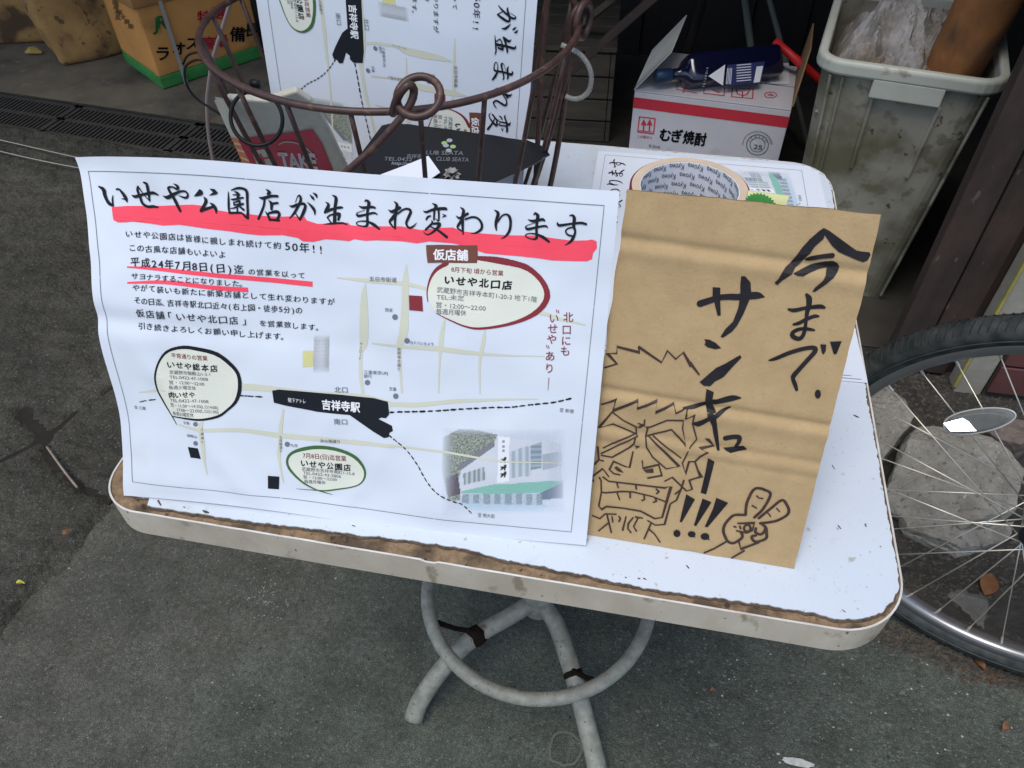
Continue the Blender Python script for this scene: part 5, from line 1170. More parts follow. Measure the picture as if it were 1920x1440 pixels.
# wooden crate and timber in the middle
k0 = at(1018, 262, .006); k1 = at(1132, 268, .006); kU = (k1 - k0); kU = kU / np.linalg.norm(kU); kV = np.array([-kU[1], kU[0], 0]); kw = .30
k0 = k1 - kU * kw
ckt = empty('wooden_crate', k0 + kU * kw / 2 + kV * .2, 'weathered wooden crate in the shade between the basket and the white carton', 'crate')
for i in range(4):
    mb = MB(); mb.obox(k0 + [0, 0, .004 + i * .072], kU * kw, kV * .014, (0, 0, .066)); bevel(mb.build('front_slat', M('wood'), ckt), .002)
    mb = MB(); mb.obox(k0 + kU * (kw + .002) + [0, 0, .004 + i * .072], kU * .014, kV * .42, (0, 0, .066)); bevel(mb.build('side_slat', M('wood'), ckt), .002)
    mb = MB(); mb.obox(k0 - kU * .016 + [0, 0, .004 + i * .072], kU * .014, kV * .42, (0, 0, .066)); bevel(mb.build('side_slat', M('wood'), ckt), .002)
for i in range(5):
    mb = MB(); mb.obox(k0 - kU * .016 + kV * (i * .084) + [0, 0, .294], kU * (kw + .034), kV * .078, (0, 0, .014)); bevel(mb.build('top_slat', M('wood'), ckt), .002)
for k, (a, za, b, zb, wd, m_, lb_) in enumerate((((1058, 150), .318, (1262, -30), .60, .060, 'red_wood', 'reddish plank lying slantwise on the crate, nearest the white carton'), ((1085, 60), .318, (1215, -40), .52, .045, 'wood', 'grey plank lying slantwise on the crate, behind the reddish one'))):
    p0, p1 = at(*a, za), at(*b, zb); d = p1 - p0; sd_ = np.cross(d, [0, 0, 1.0]); sd_ = sd_ / np.linalg.norm(sd_); mb = MB(); mb.obox(p0, d, sd_ * wd, np.cross(sd_, d) / np.linalg.norm(d) * .018); tag(bevel(mb.build('timber_plank', M(m_), loc=p0), .002), lb_, 'plank', 'planks leaning by the crate')
for a, b, r_, m_, lb_ in (((1432, -40), (1474, 118), .009, 'greystick', 'thin grey-green stick standing behind the flap of the white carton'), ((1392, -40), (1408, 90), .012, 'greystick', 'dark grey pole standing behind the blue bottle'), ((1330, -40), (1300, 60), .014, 'dark', 'dark broom-like pole standing behind the white carton flap')):
    p0, p1 = aty(*b, 2.25), aty(*a, 2.45); d = p1 - p0; foot = p0 + d * ((.01 - p0[2]) / d[2])
    mb = MB(); mb.tube([foot, p1], r_, 8); tag(mb.build('pole', M(m_), loc=foot, smooth=True), lb_, 'pole', 'poles behind the white carton')
p0, p1 = aty(1452, 76, 2.0), aty(1500, 118, 1.98); foot = at(1560, 170, .0)
mb = MB(); mb.tube([p0, p1, p1 + (p1 - p0) * 1.5], [.011, .013, .012], 8); tag(mb.build('red_handle', M('redplas'), loc=p1, smooth=True), 'bright red plastic handle sticking up behind the brown carton flap', 'handle')

# ------------------------------------------------------------------ white shochu carton with bottle
wz = .28
wf0, wf1 = at(1190, 172, wz), at(1483, 209, wz); wU = (wf1 - wf0); wl = np.linalg.norm(wU); wU = wU / wl; wV = np.array([-wU[1], wU[0], 0]); wd_ = .285
g_ = np.array([0, 0, 1.0]); w0 = np.array([wf0[0], wf0[1], .004])
wc = empty('white_carton', w0 + wU * wl / 2 + wV * wd_ / 2, 'white shochu carton with a red stripe and its flaps standing open', 'carton')
mb = MB(); t_ = .004
mb.obox(w0, wU * wl, wV * t_, g_ * (wz - .004)); mb.obox(w0 + wV * (wd_ - t_), wU * wl, wV * t_, g_ * (wz - .004)); mb.obox(w0 + wV * t_, wU * t_, wV * (wd_ - 2 * t_), g_ * (wz - .004)); mb.obox(w0 + wU * (wl - t_) + wV * t_, wU * t_, wV * (wd_ - 2 * t_), g_ * (wz - .004)); mb.obox(w0 + wU * t_ + wV * t_, wU * (wl - 2 * t_), wV * (wd_ - 2 * t_), g_ * .004)
bevel(mb.build('carton_walls', M('box'), wc), .0012)
tp0 = w0 + g_ * (wz - .003)
mb = MB(); mb.obox(tp0 + g_ * .0005, wU * wl, wV * .138 + g_ * .002, g_ * .003); bevel(mb.build('front_flap', M('box'), wc), .001)
mb = MB(); mb.obox(tp0 + wV * (wd_ - .140) + g_ * .0026, wU * wl, wV * .140 - g_ * .0015, g_ * .003); bevel(mb.build('back_flap', M('box'), wc), .001)
# left flap stands up, right flap seen on edge
hL0, hL1 = tp0 + g_ * .004, tp0 + wV * wd_ + g_ * .004
fu = g_ * .112 + wU * .088
mb = MB(); mb.add([hL0, hL1, hL1 + fu, hL0 + fu + wV * .01, hL0 - wU * .003, hL1 - wU * .003, hL1 + fu - wU * .003, hL0 + fu + wV * .01 - wU * .003], [(0, 1, 2, 3), (7, 6, 5, 4), (0, 3, 7, 4), (3, 2, 6, 7), (2, 1, 5, 6)]); mb.build('left_flap', M('boxin'), wc)
hR0, hR1 = hL0 + wU * wl, hL1 + wU * wl; fr_ = g_ * .125 + wU * .012
mb = MB(); mb.add([hR0 + wV * .02, hR1, hR1 + fr_, hR0 + wV * .10 + fr_, hR0 + wU * .004 + wV * .02, hR1 + wU * .004, hR1 + fr_ + wU * .004, hR0 + wV * .10 + fr_ + wU * .004], [(3, 2, 1, 0), (4, 5, 6, 7), (4, 7, 3, 0), (7, 6, 2, 3), (6, 5, 1, 2)]); mb.build('right_flap', M('flap'), wc)
WF = Face(w0 - wV * .0006, wU, g_); WPn = Print(WF); z3 = (960, 0, .291667)
WPn.poly('red_stripe', 'bred', .0004, ID, [(1180 + 0, 181.5), (1290, 195), (1400, 209), (1492, 220), (1492, 243.5), (1400, 231), (1290, 215), (1178, 201.5)]) if False else None
sz0, sz1 = WF.uv(1189, 182)[1], WF.uv(1187, 202)[1]
WPn.polyuv('red_stripe', 'bred', .0004, [np.array([-.0005, sz0]), np.array([wl + .0005, sz0]), np.array([wl + .0005, sz1]), np.array([-.0005, sz1])])
sq = lambda nm, m_, pts, w_: WPn.stroke(nm, m_, .0006, z3, ','.join('%g %g %g' % (a, b, w_) for a, b in pts), smooth=False)
sq('arrow_mark', 'bred', [(820, 750), (920, 762), (910, 860), (808, 846), (820, 750)], 7)
for x in (848, 886): sq('arrow_mark', 'bred', [(x, 775), (x - 3, 838)], 9); WPn.poly('arrow_mark', 'bred', .0006, z3, [(x - 20, 802), (x, 764), (x + 18, 806)])
sq('arrow_mark', 'bred', [(818, 838), (902, 848)], 5)
WPn.text('small_red_lettering', 'bred', .0006, z3, 'この面が上', (806, 884), (902, 894), 20, .01)
WPn.brushtext('carton_lettering', 'ink', .0006, z3, 'むぎ焼酎', (944, 902), (1244, 940), 92, .040, .10, .98)
WPn.text('carton_lettering', 'ink', .0006, z3, '0.5ml', (880, 948), (950, 955), 26, .0)
for r_, w_ in ((70, 5), (48, 4)):
    sq('round_mark', 'pgrey', [(1578 + r_ * 1.0 * math.cos(t), 930 + r_ * .93 * math.sin(t)) for t in np.linspace(0, 2 * PI, 33)], w_)
WPn.text('round_mark', 'pgrey', .0006, z3, '25', (1550, 958), (1604, 966), 40, .012)
for k in range(22):
    t = PI + PI * (k + .5) / 22; r0 = 88; sq('round_mark', 'pgrey', [(1578 + r0 * math.cos(t) - 4, 930 + r0 * .93 * math.sin(t)), (1578 + (r0 + 8) * math.cos(t), 930 + (r0 + 8) * .93 * math.sin(t))], 5)
for k, ch in enumerate('ICHIKO'):
    t = PI * 1.15 + PI * .70 * k / 5; WPn.char('round_mark', 'pgrey', .0006, z3, ch, 1578 + 59 * math.cos(t), 930 + 55 * math.sin(t), 22, .0)
WPn.lay(wc, WF.pos)
TFc = Face(tp0 + g_ * .0050, wU, wV); TPn = Print(TFc); tq = lambda pts, w_: TPn.stroke('top_marks', 'bred', .0005, z3, ','.join('%g %g %g' % (a, b, w_) for a, b in pts), smooth=False)
tq([(1062, 545), (1060, 575), (1190, 600)], 7); tq([(1235, 570), (1232, 600), (1362, 615), (1366, 572)], 7); tq([(1415, 568), (1412, 622), (1545, 634), (1550, 575), (1415, 568)], 7)
tq([(1440, 578), (1450, 605), (1480, 615), (1510, 608), (1525, 582)], 8); tq([(1480, 590), (1482, 625)], 8); tq([(1110, 570), (1100, 595)], 8); tq([(1290, 580), (1330, 595)], 10)
tq([(1662 + 38 * math.cos(t), 612 + 18 * math.sin(t)) for t in np.linspace(0, 2 * PI, 22)], 6); tq([(1645, 612), (1662, 605), (1680, 614), (1662, 618), (1645, 612)], 6)
TPn.lay(wc, lambda u, v, off: TFc.pos(u, v, off - .0006 + v * .0145))
# the bottle lying on the carton
bA = at(1229, 143, wz + .046); bB = at(1456, 118, wz + .046); bd = (bB - bA); bL = np.linalg.norm(bd); bd = bd / bL
bN = CAM_LOC - (bA + bB) / 2; bN = bN - bd * (bN @ bd); bN = bN / np.linalg.norm(bN); bN = bN * .8 + g_ * .35; bN = bN - bd * (bN @ bd); bN = bN / np.linalg.norm(bN); bS = np.cross(bN, bd)
bt = empty('bottle', bA + bd * bL * .5, 'square-shouldered dark navy glass bottle lying on top of the white carton', 'bottle')
def loft(mb, secs, n=28, sq_=None):
    vs = []; 
    for s_, r_, k_ in secs:
        for i in range(n):
            t = 2 * PI * i / n; c_, s2 = math.cos(t), math.sin(t)
            rr = r_ if k_ == 0 else r_ / (abs(c_) ** k_ + abs(s2) ** k_) ** (1 / k_)
            vs.append(bA + bd * s_ + bN * rr * c_ + bS * rr * s2)
    m_ = len(secs); fs = [(j * n + i, j * n + (i + 1) % n, (j + 1) * n + (i + 1) % n, (j + 1) * n + i) for j in range(m_ - 1) for i in range(n)]
    fs += [tuple(range(n - 1, -1, -1)), tuple((m_ - 1) * n + i for i in range(n))]; mb.add(vs, fs)
mb = MB(); loft(mb, [(.050, .015, 0), (.066, .0155, 0), (.074, .020, 2.2), (.082, .033, 3), (.090, .040, 5), (.100, .043, 7), (bL - .012, .043, 7), (bL - .003, .040, 6), (bL, .034, 5)], 40); mb.build('bottle_glass', M('glass'), bt, smooth=True)
mb = MB(); loft(mb, [(0, .0165, 0), (.002, .018, 0), (.044, .018, 0), (.047, .0165, 0)], 28); mb.build('bottle_cap', M('cap'), bt, smooth=True)
BF = Face(bA + bN * .0436, bd, -bS if (-bS) @ g_ > 0 else bS); BF.N = bN; BPn = Print(BF)
BPn.poly('white_triangle', 'pwhite', .0004, z3, '1262 490,1370 415,1355 550'); mat('navylabel', (.03, .035, .12), .4)
BPn.poly('bottle_label', 'navylabel', .0002, z3, '1385 418,1625 395,1600 535,1370 552')
for i, ch in enumerate('TRIANGLE'): BPn.char('bottle_lettering', 'pwhite', .0005, z3, ch, 1232 + i * 3.2, 556 - i * 17, 17, .012, PI / 2)
for r in range(7): BPn.stroke('bottle_lettering', 'plight', .0005, z3, '%g %g 5,%g %g 5' % (1445, 420 + r * 17, 1535, 412 + r * 17), smooth=False)
for r in range(4): BPn.stroke('bottle_lettering', 'plight', .0005, z3, '%g %g 4,%g %g 4' % (1385 + r * 9, 440, 1377 + r * 9, 540), smooth=False)
BPn.poly('white_patch', 'pwhite', .0005, z3, '1572 428,1614 424,1592 528,1552 532')
BPn.lay(bt, BF.pos)
# barcode flap label behind
TPb = Print(Face(tp0 + g_ * .0062, wU, wV)); TPb.poly('back_label', 'pwhite', .0012, z3, '1668 412,1778 408,1782 545,1650 540'); TPb.poly('back_label_print', 'pgrey', .0016, z3, '1680 440,1752 432,1750 450,1678 456'); TPb.lay(wc, TPb.face.pos)

# ------------------------------------------------------------------ grey plastic bin
RZ = .60
r0, r1 = at(1531, 108, RZ), at(1900, 160, RZ); rU = r1 - r0; rw = np.linalg.norm(rU); rU = rU / rw; rV = np.array([-rU[1], rU[0], 0]); rd = .46
rc = r0 + rU * rw / 2 + rV * rd / 2
bn = empty('plastic_bin', (rc[0], rc[1], 0), 'tall grimy grey plastic bin with a pale rounded rim and moulded handle', 'bin')
def rr2(hw, hd, r, n=6):
    P = []
    for cx, cy, a in ((hw - r, -hd + r, -PI / 2), (hw - r, hd - r, 0), (-hw + r, hd - r, PI / 2), (-hw + r, -hd + r, PI)):
        for i in range(n + 1): t = a + PI / 2 * i / n; P.append((cx + r * math.cos(t), cy + r * math.sin(t)))
    return P
def binring(hw, hd, r, z): return [np.array([rc[0], rc[1], z]) + rU * p[0] + rV * p[1] for p in rr2(hw, hd, r)]
def rings(mb, R, close_bottom=False, flip=False):
    n = len(R[0]); vs = [v for r in R for v in r]; fs = [(j * n + i, j * n + (i + 1) % n, (j + 1) * n + (i + 1) % n, (j + 1) * n + i) for j in range(len(R) - 1) for i in range(n)]
    if close_bottom: fs.append(tuple(range(n - 1, -1, -1)))
    mb.add(vs, fs)
HW, HD = rw / 2 - .012, rd / 2 - .012
tpr = lambda z: 1 - (.235 * (RZ - z) / RZ)
mb = MB(); rings(mb, [binring(HW * tpr(z), HD * tpr(z), .045, max(z, .002)) for z in (0, .01, .15, .3, .44, .52, .585)], True)
rings(mb, [binring(HW * tpr(z) - .005, HD * tpr(z) - .005, .041, z) for z in (.585, .4, .2, .02)]); n = 28
mb.build('bin_body', M('plastic'), bn)
R = []
for a, z in ((-.004, RZ - .030), (.010, RZ - .030), (.0125, RZ - .024), (.0125, RZ - .006), (.009, RZ), (-.004, RZ), (-.007, RZ - .004), (-.007, RZ - .030)): R.append(binring(HW + a, HD + a, .047 + a, z))
R.append(R[0]); mb = MB(); rings(mb, R); bevel(mb.build('bin_rim', M('rimplastic'), bn), .003, 3, 30)
fo = np.array([rc[0], rc[1], 0]) - rV * HD
mb = MB(); hx0, hx1 = -.075 + .012, .062 + .012
mb.obox(fo + rU * hx0 - rV * .0115 + [0, 0, RZ - .066], rU * (hx1 - hx0), rV * .016, (0, 0, .040)); bevel(mb.build('bin_handle', M('rimplastic'), bn), .003)
for x, lw in ((-.070 + .012, .008), (.060 + .012, .008), (-.150, .006), (-.125, .006), (.150, .006)):
    mb = MB(); za, zb = (.36, RZ - .070) if abs(x) < .1 else (.02, RZ - .034)
    a = fo + rU * x * tpr(za) + rV * (HD * (1 - tpr(za))) + [0, 0, za]; b = fo + rU * x + rV * (HD * (1 - tpr(zb))) + [0, 0, zb]
    mb.obox(a - rV * .006, rU * lw, rV * .008, b - a); bevel(mb.build('moulded_rib', M('plastic'), bn), .002)
# crumpled bag in the bin
mb = MB(); nu_, nv_ = 70, 80; vs = []
for j in range(nv_ + 1):
    for i in range(nu_ + 1):
        u, v = i / nu_ * 2 - 1, j / nv_ * 2 - 1
        e = max(0, 1 - max(abs(u), abs(v)) ** 4)
        p = Vector((u * 1.9, v * 2.1, 0)); h = 0; am = 1
        for o_ in range(4): h += am * (1 - abs(noise.noise(p * (1.25 * 2 ** o_) + Vector((3.1, 7.7 * o_, 1))) * 2.1)); am *= .5
        z = RZ - .13 + e * (.115 + .040 * (h - 1.0)) + .05 * e * math.exp(-((u + .15) ** 2 + (v - .3) ** 2) * 2.5) - .05 * max(0, u - .2)
        q = np.array([rc[0], rc[1], z]) + rU * (u * HW * .86 - .010) + rV * v * HD * .88
        vs.append(q + rU * .008 * noise.noise(p * 3) + rV * .008 * noise.noise(p * 3 + Vector((9, 0, 0))))
mb.add(vs, [(j * (nu_ + 1) + i, j * (nu_ + 1) + i + 1, (j + 1) * (nu_ + 1) + i + 1, (j + 1) * (nu_ + 1) + i) for j in range(nv_) for i in range(nu_)])
tag(mb.build('plastic_bag', M('bag'), loc=(rc[0], rc[1], RZ - .1)), 'dirty crumpled translucent plastic bag filling the top of the grey bin', 'bag')
# log
q0 = at(1806, 92, RZ); q00 = np.array([rc[0] + .045, rc[1] - .03, .16]); d = (q0 - q00); d = d / np.linalg.norm(d)
pts = [q00 + d * s for s in np.linspace(0, .95, 40)]
mb = MB(); mb.tube(pts, [.057 + .004 * noise.noise(Vector((s * 7, 0, 0))) for s in np.linspace(0, .95, 40)], 28)
vs = []
for v in mb.v:
    nz_ = noise.noise(Vector((v[0] * 18, v[1] * 18, v[2] * 9))) * .008 + noise.noise(Vector((v[0] * 60, v[1] * 60, v[2] * 22))) * .003; vs.append((v[0] + nz_, v[1] + nz_, v[2]))
mb.v = vs; tag(mb.build('log', M('log'), loc=q00, smooth=True), 'thick rusty-brown log leaning out of the right side of the grey bin', 'log')

#==BICYCLE==
# ------------------------------------------------------------------ bicycle wheel and fork
WC = np.array([.360, .428, .3418]); wy, wl_ = -.4005, .036
U = np.array([math.cos(wy), math.sin(wy), 0]); Nn = np.array([-math.sin(wy), math.cos(wy), 0]); Z = np.array([0, 0, 1.0])
V = Z * math.cos(wl_) + Nn * math.sin(wl_); Nw = np.cross(U, V); Nw = -Nw if Nw @ (CAM_LOC - WC) < 0 else Nw    # Nw points at the viewer's side
def wp(r, a, lat=0): return WC + (U * math.cos(a) + V * math.sin(a)) * r + Nw * lat
bi = empty('bicycle', (WC[0], WC[1], 0), 'parked bicycle front wheel with black tyre and alloy rim right of the table', 'bicycle')
def lathe(mb, prof, n=160, closed=True):
    m_ = len(prof); vs = [wp(r, 2 * PI * i / n, l) for i in range(n) for r, l in prof]
    mb.add(vs, [(i * m_ + j, i * m_ + (j + 1) % m_, ((i + 1) % n) * m_ + (j + 1) % m_, ((i + 1) % n) * m_ + j) for i in range(n) for j in range(m_ if closed else m_ - 1)])
RT, RS = .3205, .0200
mb = MB(); lathe(mb, [(RT + RS * 1.02 * math.cos(t), RS * math.sin(t)) for t in np.linspace(0, 2 * PI, 29)[:-1]], 180); ty = mb.build('tyre', M('tyre'), bi, smooth=True)
mb = MB()
for i in range(210):
    a = 2 * PI * i / 210
    for sg in (1, -1):
        pts = []
        for k in range(6):
            ps = sg * (.16 + .92 * k / 5); pts.append(wp(RT + (RS * 1.02 + .0004) * math.cos(ps), a + .018 * k / 5 * 1.3, (RS + .0004) * math.sin(ps)))
        mb.tube(pts, .00085, 4, caps=False)
tr = mat('tread_rib', (.045, .05, .05), .6, (.02, .024, .024), 80, 3, .5); tag(mb.build('tread_ribs', tr, ty), kind='stuff')
mb = MB()
for l0 in (-.0175, .0175): lathe(mb, [(RT - .004 + .0011 * math.cos(t), l0 * 1.22 + .0011 * math.sin(t)) for t in np.linspace(0, 2 * PI, 7)[:-1]], 160)
mb.build('sidewall_line', tr, ty)
mb = MB(); lathe(mb, [(.3085, -.0130), (.3085, -.0105), (.300, -.0098), (.300, .0098), (.3085, .0105), (.3085, .0130), (.296, .0132), (.2905, .0105), (.2880, .0050), (.2880, -.0050), (.2905, -.0105), (.296, -.0132)], 180); o = mb.build('rim', M('rim'), bi); bevel(o, .0006, 1, 35)
for p in o.data.polygons: p.use_smooth = True
hubr = .021
mb = MB(); mb.tube([WC + Nw * -.034, WC + Nw * .034], .0135, 18); 
for s_ in (-1, 1): mb.tube([WC + Nw * s_ * .030, WC + Nw * s_ * .0335], .0235, 24)
mb.build('hub', M('black'), bi)
mb = MB(); mb.tube([WC + Nw * -.056, WC + Nw * .056], .005, 10); mb.build('axle', M('spoke'), bi)
for s_ in (-1, 1):
    mb = MB(); mb.tube([WC + Nw * s_ * .046, WC + Nw * s_ * .056], .012, 6); mb.build('axle_nut', M('black'), bi)
    fp_ = [WC + Nw * s_ * .044 + U * .0, WC + Nw * s_ * .046 + V * .05 + U * .012, WC + Nw * s_ * .048 + V * .2 - U * .004 + U * .03, WC + Nw * s_ * .046 + V * .36 + U * .075, WC + Nw * s_ * .03 + V * .40 + U * .088]
    mb = MB(); mb.tube(smooth_path(fp_, .02), .0115, 12); mb.build('fork_blade', M('black'), bi, smooth=True)
mb = MB(); mb.tube([WC + Nw * .035 + V * .40 + U * .088, WC - Nw * .035 + V * .40 + U * .088], .015, 12); mb.tube([WC + V * .40 + U * .088, WC + V * .62 + U * .16], .017, 14); mb.build('fork_crown', M('black'), bi)
ns = 36
for i in range(ns):
    a = 2 * PI * i / ns + .05; side = 1 if i % 2 else -1; cr_ = (1 if (i // 2) % 2 else -1) * math.radians(66)
    h_ = wp(hubr, a + cr_, side * .032); r_ = wp(.2895, a, side * .002); mb = MB(); mb.tube([h_, r_], .00105, 6); sp_ = mb.build('spoke', M('spoke'), bi, smooth=True)
    mb = MB(); mb.tube([r_, r_ + (h_ - r_) / np.linalg.norm(h_ - r_) * .012], .0021, 6); mb.build('spoke_nipple', M('spoke'), sp_)
# reflector between the spokes
WFc = Face(WC + Nw * .016, U, V); ra, rb = WFc.pos(*WFc.uv(1770, 800)), WFc.pos(*WFc.uv(1905, 776)); rcn = (ra + rb) / 2; ru = (rb - ra); rl = np.linalg.norm(ru) / 2; ru = ru / np.linalg.norm(ru)
tilt = Nw * 1.0 + Z * .35 - U * .12; tilt = tilt - ru * (tilt @ ru); tilt /= np.linalg.norm(tilt); rv = np.cross(tilt, ru); hh_ = .0165
def lens(mb, sc, th, off):
    n = 40; m_ = 7; vs = [rcn + tilt * (off + th)]
    for j in range(1, m_ + 1):
        s_ = j / m_
        for i in range(n):
            t = 2 * PI * i / n; vs.append(rcn + (ru * rl * math.copysign(abs(math.cos(t)) ** .9, math.cos(t)) + rv * hh_ * math.sin(t) * (1 - .12 * math.cos(t))) * s_ * sc + tilt * (off + th * math.sqrt(max(0, 1 - s_ ** 5))))
    fs = [(0, 1 + i, 1 + (i + 1) % n) for i in range(n)] + [(1 + (j - 1) * n + i, 1 + j * n + i, 1 + j * n + (i + 1) % n, 1 + (j - 1) * n + (i + 1) % n) for j in range(1, m_) for i in range(n)]
    mb.add(vs, fs)
mb = MB(); lens(mb, 1.0, .005, 0); lens(mb, 1.0, -.004, 0); rf = mb.build('reflector', M('reflector'), bi, smooth=True)
mb = MB(); lens(mb, .86, .0005, .0008); mb.build('reflector_prisms', mat('prism_backing', (.20, .205, .20), .25, (.12, .125, .12), 260, 2, .5, metal=.6), rf)

fn_ = (CAM_LOC - rcn); fn_ = fn_ / np.linalg.norm(fn_) + np.array([-.25, -.30, .92]) ; fn_ = fn_ / np.linalg.norm(fn_)
fa_ = ru - fn_ * (ru @ fn_); fa_ /= np.linalg.norm(fa_); fb_ = np.cross(fn_, fa_); fc_ = rcn - ru * rl * .38 + tilt * .0052
mb = MB(); mb.add([fc_ - fa_ * .017 - fb_ * .0085, fc_ + fa_ * .013 - fb_ * .0105, fc_ + fa_ * .003 + fb_ * .0095, fc_ - fa_ * .024 + fb_ * .0035], [(0, 1, 2, 3)])
mb.build('added_glint_facet', mat('glint_mirror', (.92, .93, .95), .12, metal=1.0), rf)  # added mirror plate, turned to throw a sky glint at the camera
mb = MB(); mb.tube([rcn + (ru * rl * math.copysign(abs(math.cos(t)) ** .9, math.cos(t)) + rv * hh_ * math.sin(t) * (1 - .12 * math.cos(t))) * .99 + tilt * .001 for t in np.linspace(0, 2 * PI, 49)[:-1]], .0011, 6, closed=True); mb.build('reflector_edge', mat('pale_lens_edge', (.5, .5, .48), .3), rf)
#==GROUND BITS==
def stone(name, px, zt, m_, lab, seed, hgt, z0=0.0):
    P = [np.array(at(x, y, z0 + hgt * .6)[:2]) for x, y in px]; Q = []
    for a, b in zip(P, P[1:] + P[:1]):
        k = max(1, int(np.hypot(*(b - a)) / .006))
        for q in range(k): Q.append(a + (b - a) * q / k)
    n = len(Q); c = sum(P) / len(P); vs = []
    lv = [(.0, .93), (.15, .96), (.35, .985), (.55, 1.0), (.75, 1.0), (.88, .997), (.95, .988), (.985, .972), (1.0, .95), (1.0, .90)] + [(1.0, r_) for r_ in (.84, .76, .68, .60, .52, .44, .36, .28, .20, .12, .05)]
    rs = random.Random(seed); pl_ = [(rs.uniform(-.35, .35), rs.uniform(-.35, .35), rs.uniform(.82, 1.05)) for _ in range(5)]
    for zf, sc in lv:
        for p in Q:
            q = c + (p - c) * sc; dx, dy = q - c
            n1 = noise.noise(Vector((q[0] * 14, q[1] * 14, zf * 2 + seed))); n2 = noise.noise(Vector((q[0] * 45, q[1] * 45, zf * 5 + seed))); n3 = noise.noise(Vector((q[0] * 130, q[1] * 130, zf * 9 + seed)))
            top = min(hgt * c_ + a_ * dx + b_ * dy for a_, b_, c_ in pl_)          # the broken faces of the stone
            z = zf * top + (.006 * n1 + .0035 * n2 + .0016 * n3) * (zf > .1)
            q = q + (p - c) / (np.linalg.norm(p - c) + 1e-6) * (.005 * n1 + .003 * n2 + .0012 * n3) * (1 if zf < 1 else .3)
            vs.append((q[0], q[1], max(z0 + .001 * (zf > 0), z0 + z)))
    vs.append((c[0], c[1], z0 + min(hgt * c_ for a_, b_, c_ in pl_))); m2 = len(lv); mb = MB()
    mb.add(vs, [(j * n + i, j * n + (i + 1) % n, (j + 1) * n + (i + 1) % n, (j + 1) * n + i) for j in range(m2 - 1) for i in range(n)] + [((m2 - 1) * n + i, (m2 - 1) * n + (i + 1) % n, m2 * n) for i in range(n)] + [tuple(range(n - 1, -1, -1))])
    o = mb.build(name, M(m_), loc=(c[0], c[1], z0))
    return tag(o, lab, 'stone', 'stones behind the bicycle wheel')
stone('stone', [(1600, 745), (1634, 728), (1650, 721), (1672, 738), (1704, 777), (1712, 787), (1703, 806), (1656, 861), (1600, 880)], 0, 'stone', 'light grey stone partly hidden by the right edge of the table', 1, .10)
stone('stone', [(1682, 868), (1699, 816), (1715, 808), (1741, 806), (1782, 815), (1852, 842), (1895, 865), (1926, 886), (1914, 920), (1905, 954), (1860, 972), (1810, 984), (1782, 963), (1732, 960), (1693, 938), (1666, 915)], 0, 'stone', 'largest pale grey stone seen through the spokes', 2, .11)
stone('stone', [(1690, 966), (1720, 962), (1800, 975), (1850, 985), (1906, 972), (1900, 1000), (1850, 1020), (1804, 1031), (1741, 1008), (1700, 988)], 0, 'stone', 'brownish stone wedged under the front of the largest one', 3, .055)
stone('stone', [(1838, 815), (1870, 800), (1893, 786), (1935, 795), (1935, 830), (1903, 848), (1866, 836)], 0, 'redstone', 'reddish grey stone just below the wheel reflector', 4, .09)
mat('slab_concrete', (.13, .13, .115), .9, (.085, .085, .075), 18, 8, .6, bump=.003, bscale=70)
MATS['slabm'] = MATS['slab_concrete']
stone('stone', [(1782, 1068), (1824, 1040), (1846, 1075), (1852, 1140), (1846, 1196), (1800, 1190), (1740, 1128)], 0, 'slabm', 'low flat slab of broken concrete behind the lower spokes', 6, .012)
mb = MB(); so = [at(x, y, 0)[:2] for x, y in ((1575, 640), (1700, 600), (1990, 600), (2050, 900), (2050, 1180), (1935, 1205), (1850, 1190), (1770, 1160), (1715, 1120), (1680, 1040), (1640, 960), (1590, 880), (1560, 760))]
so = [tuple(p + np.array([.012 * noise.noise(Vector((p[0] * 40, p[1] * 40, 1))), .012 * noise.noise(Vector((p[0] * 40, p[1] * 40, 5)))])) for p in smooth_path(so, .012, True)]
t = geometry.tessellate_polygon([[Vector((p[0], p[1], 0)) for p in so]]); mb.add([(p[0], p[1], .0025) for p in so], [tuple(x) for x in t])
tag(mb.build('shaded_wet_soil', mat('shaded_wet_soil', (.040, .037, .031), .75, (.022, .020, .017), 14, 9, .8, stain=[((.085, .075, .062), 60, .60, .08, .7)], bump=.012, bscale=40)), kind='structure')  # wet soil; the shade behind the wheel is darkened into its colour
# leaves and twig
def leaf(name, x, y, l, wd, ang, m_, lab, z=.006):
    c = at(x, y, z); mb = MB(); U_ = np.array([math.cos(ang), math.sin(ang), 0]); V_ = np.array([-math.sin(ang), math.cos(ang), 0]); L_ = []; R_ = []; Md = []
    for k in range(9):
        s_ = k / 8; w_ = wd * math.sin(PI * min(1, s_ * .96 + .02)) ** .8 * (1 - .25 * s_); q = c + U_ * l * (s_ - .5) + [0, 0, .004 * math.sin(s_ * 4)]
        Md.append(q); L_.append(q + V_ * w_ + [0, 0, .004]); R_.append(q - V_ * w_ + [0, 0, .003])
    mb.add(L_ + Md + R_, [(k, k + 1, 9 + k + 1, 9 + k) for k in range(8)] + [(9 + k, 9 + k + 1, 18 + k + 1, 18 + k) for k in range(8)])
    return tag(mb.build(name, M(m_), loc=c, smooth=True), lab, 'leaf')
leaf('leaf', 1853, 1096, .055, .018, 1.1, 'leafo', 'curled orange-brown leaf behind the lower spokes'); leaf('leaf', 39, 1094, .014, .004, .3, 'leafy', 'tiny yellow-green leaf on the old asphalt at far left', .022); leaf('leaf', 127, 999, .018, .006, 1.2, 'leafb', 'small brown leaf on the old asphalt left of the table corner', .024)
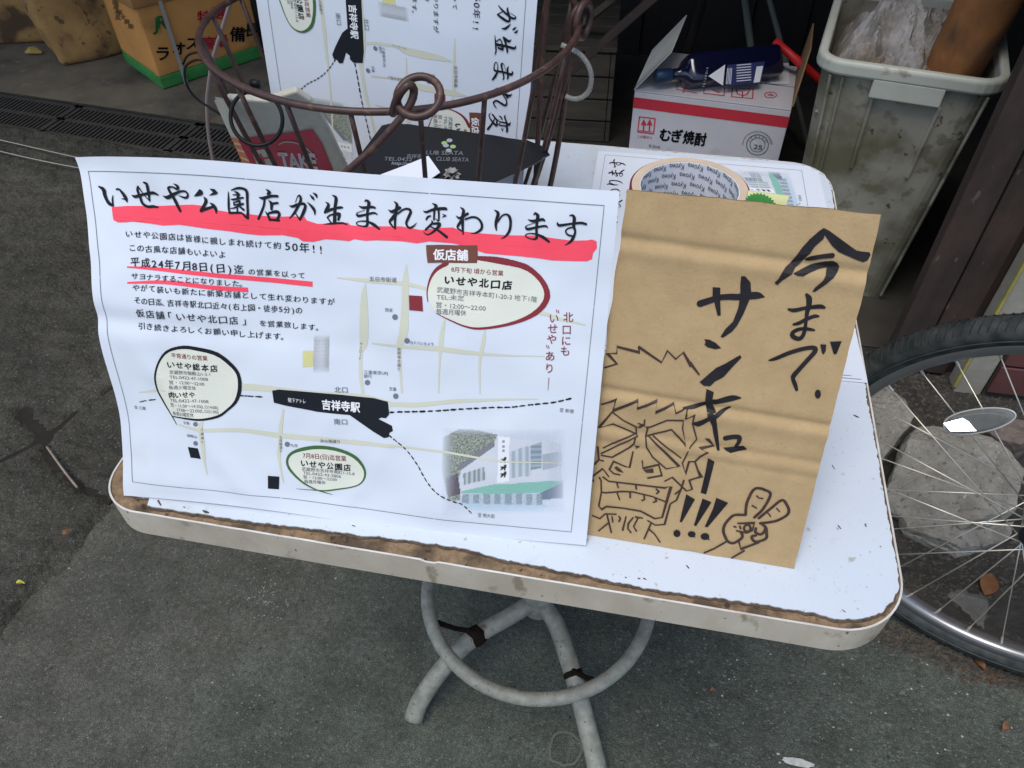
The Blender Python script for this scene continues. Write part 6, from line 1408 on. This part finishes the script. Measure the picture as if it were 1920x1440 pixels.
leaf('leaf', 1884, 1362, .020, .006, .9, 'leafb', 'brown leaf on the asphalt at the bottom right'); leaf('leaf', 1836, 1246, .022, .007, 2.1, 'leafo', 'rusty leaf among the litter beside the tyre'); leaf('leaf', 1336, 1296, .010, .004, .2, 'leafb', 'tiny brown leaf on the asphalt in front of the table')
mb = MB(); tw_ = [at(x, y, .026) for x, y in ((88, 838), (105, 862), (124, 888), (145, 914))]; mb.tube(smooth_path(tw_, .01), .0026, 6); tag(mb.build('twig', M('twig'), loc=tw_[0], smooth=True), 'short pale dry twig lying in the crack left of the table', 'twig')
# grit and litter
def scatter(name, m_, n, fn, size, flat=.6, kind='stuff'):
    mb = MB()
    for _ in range(n):
        c = fn(); s_ = size * random.uniform(.45, 1.3) * (1.6 if random.random() < .06 else 1); a = random.uniform(0, PI); e = random.uniform(.5, 1)
        pts = []
        for k in range(5): t = a + 2 * PI * k / 5; rr = s_ * random.uniform(.7, 1.1); pts.append((c[0] + rr * math.cos(t), c[1] + rr * e * math.sin(t), c[2] + .0003))
        pts.append((c[0], c[1], c[2] + s_ * flat)); mb.add(pts, [(k, (k + 1) % 5, 5) for k in range(5)])
    return tag(mb.build(name, M(m_)), kind=kind)
def reg(x0, y0, x1, y1, z=0.0): return lambda: at(random.uniform(x0, x1), random.uniform(y0, y1), z)
scatter('grit', 'pebble', 160, reg(-40, 960, 1960, 1500), .0014)
scatter('grit', 'pebble', 60, lambda: at(random.gauss(495, 14), random.gauss(1118, 20), 0), .0013, .3)
scatter('grit', 'greygrit', 1500, reg(1150, 1180, 1990, 1520), .0034, .45)
def litter():
    r = random.random()
    if r < .38: t = random.random(); x, y = 1640 + 330 * t, 1180 + 110 * t; return at(x + random.gauss(0, 12), y + random.gauss(0, 12), .001)
    if r < .75: return at(random.uniform(1640, 1930), random.uniform(672, 800), .001)
    return at(random.uniform(1690, 1930), random.uniform(1000, 1120), .001)
scatter('leaf_litter', 'debris', 3200, litter, .0052, .8)
mat('litterbrown', (.11, .045, .02), .7, (.05, .028, .015), 200, 3, .6)
scatter('leaf_litter', 'litterbrown', 90, lambda: at(random.gauss(1868, 32), random.gauss(1262, 12), .001), .0055, .5)
scatter('grit', 'pebble', 46, lambda: at(random.uniform(1300, 1960), random.uniform(1180, 1440), 0), .0024, .4)
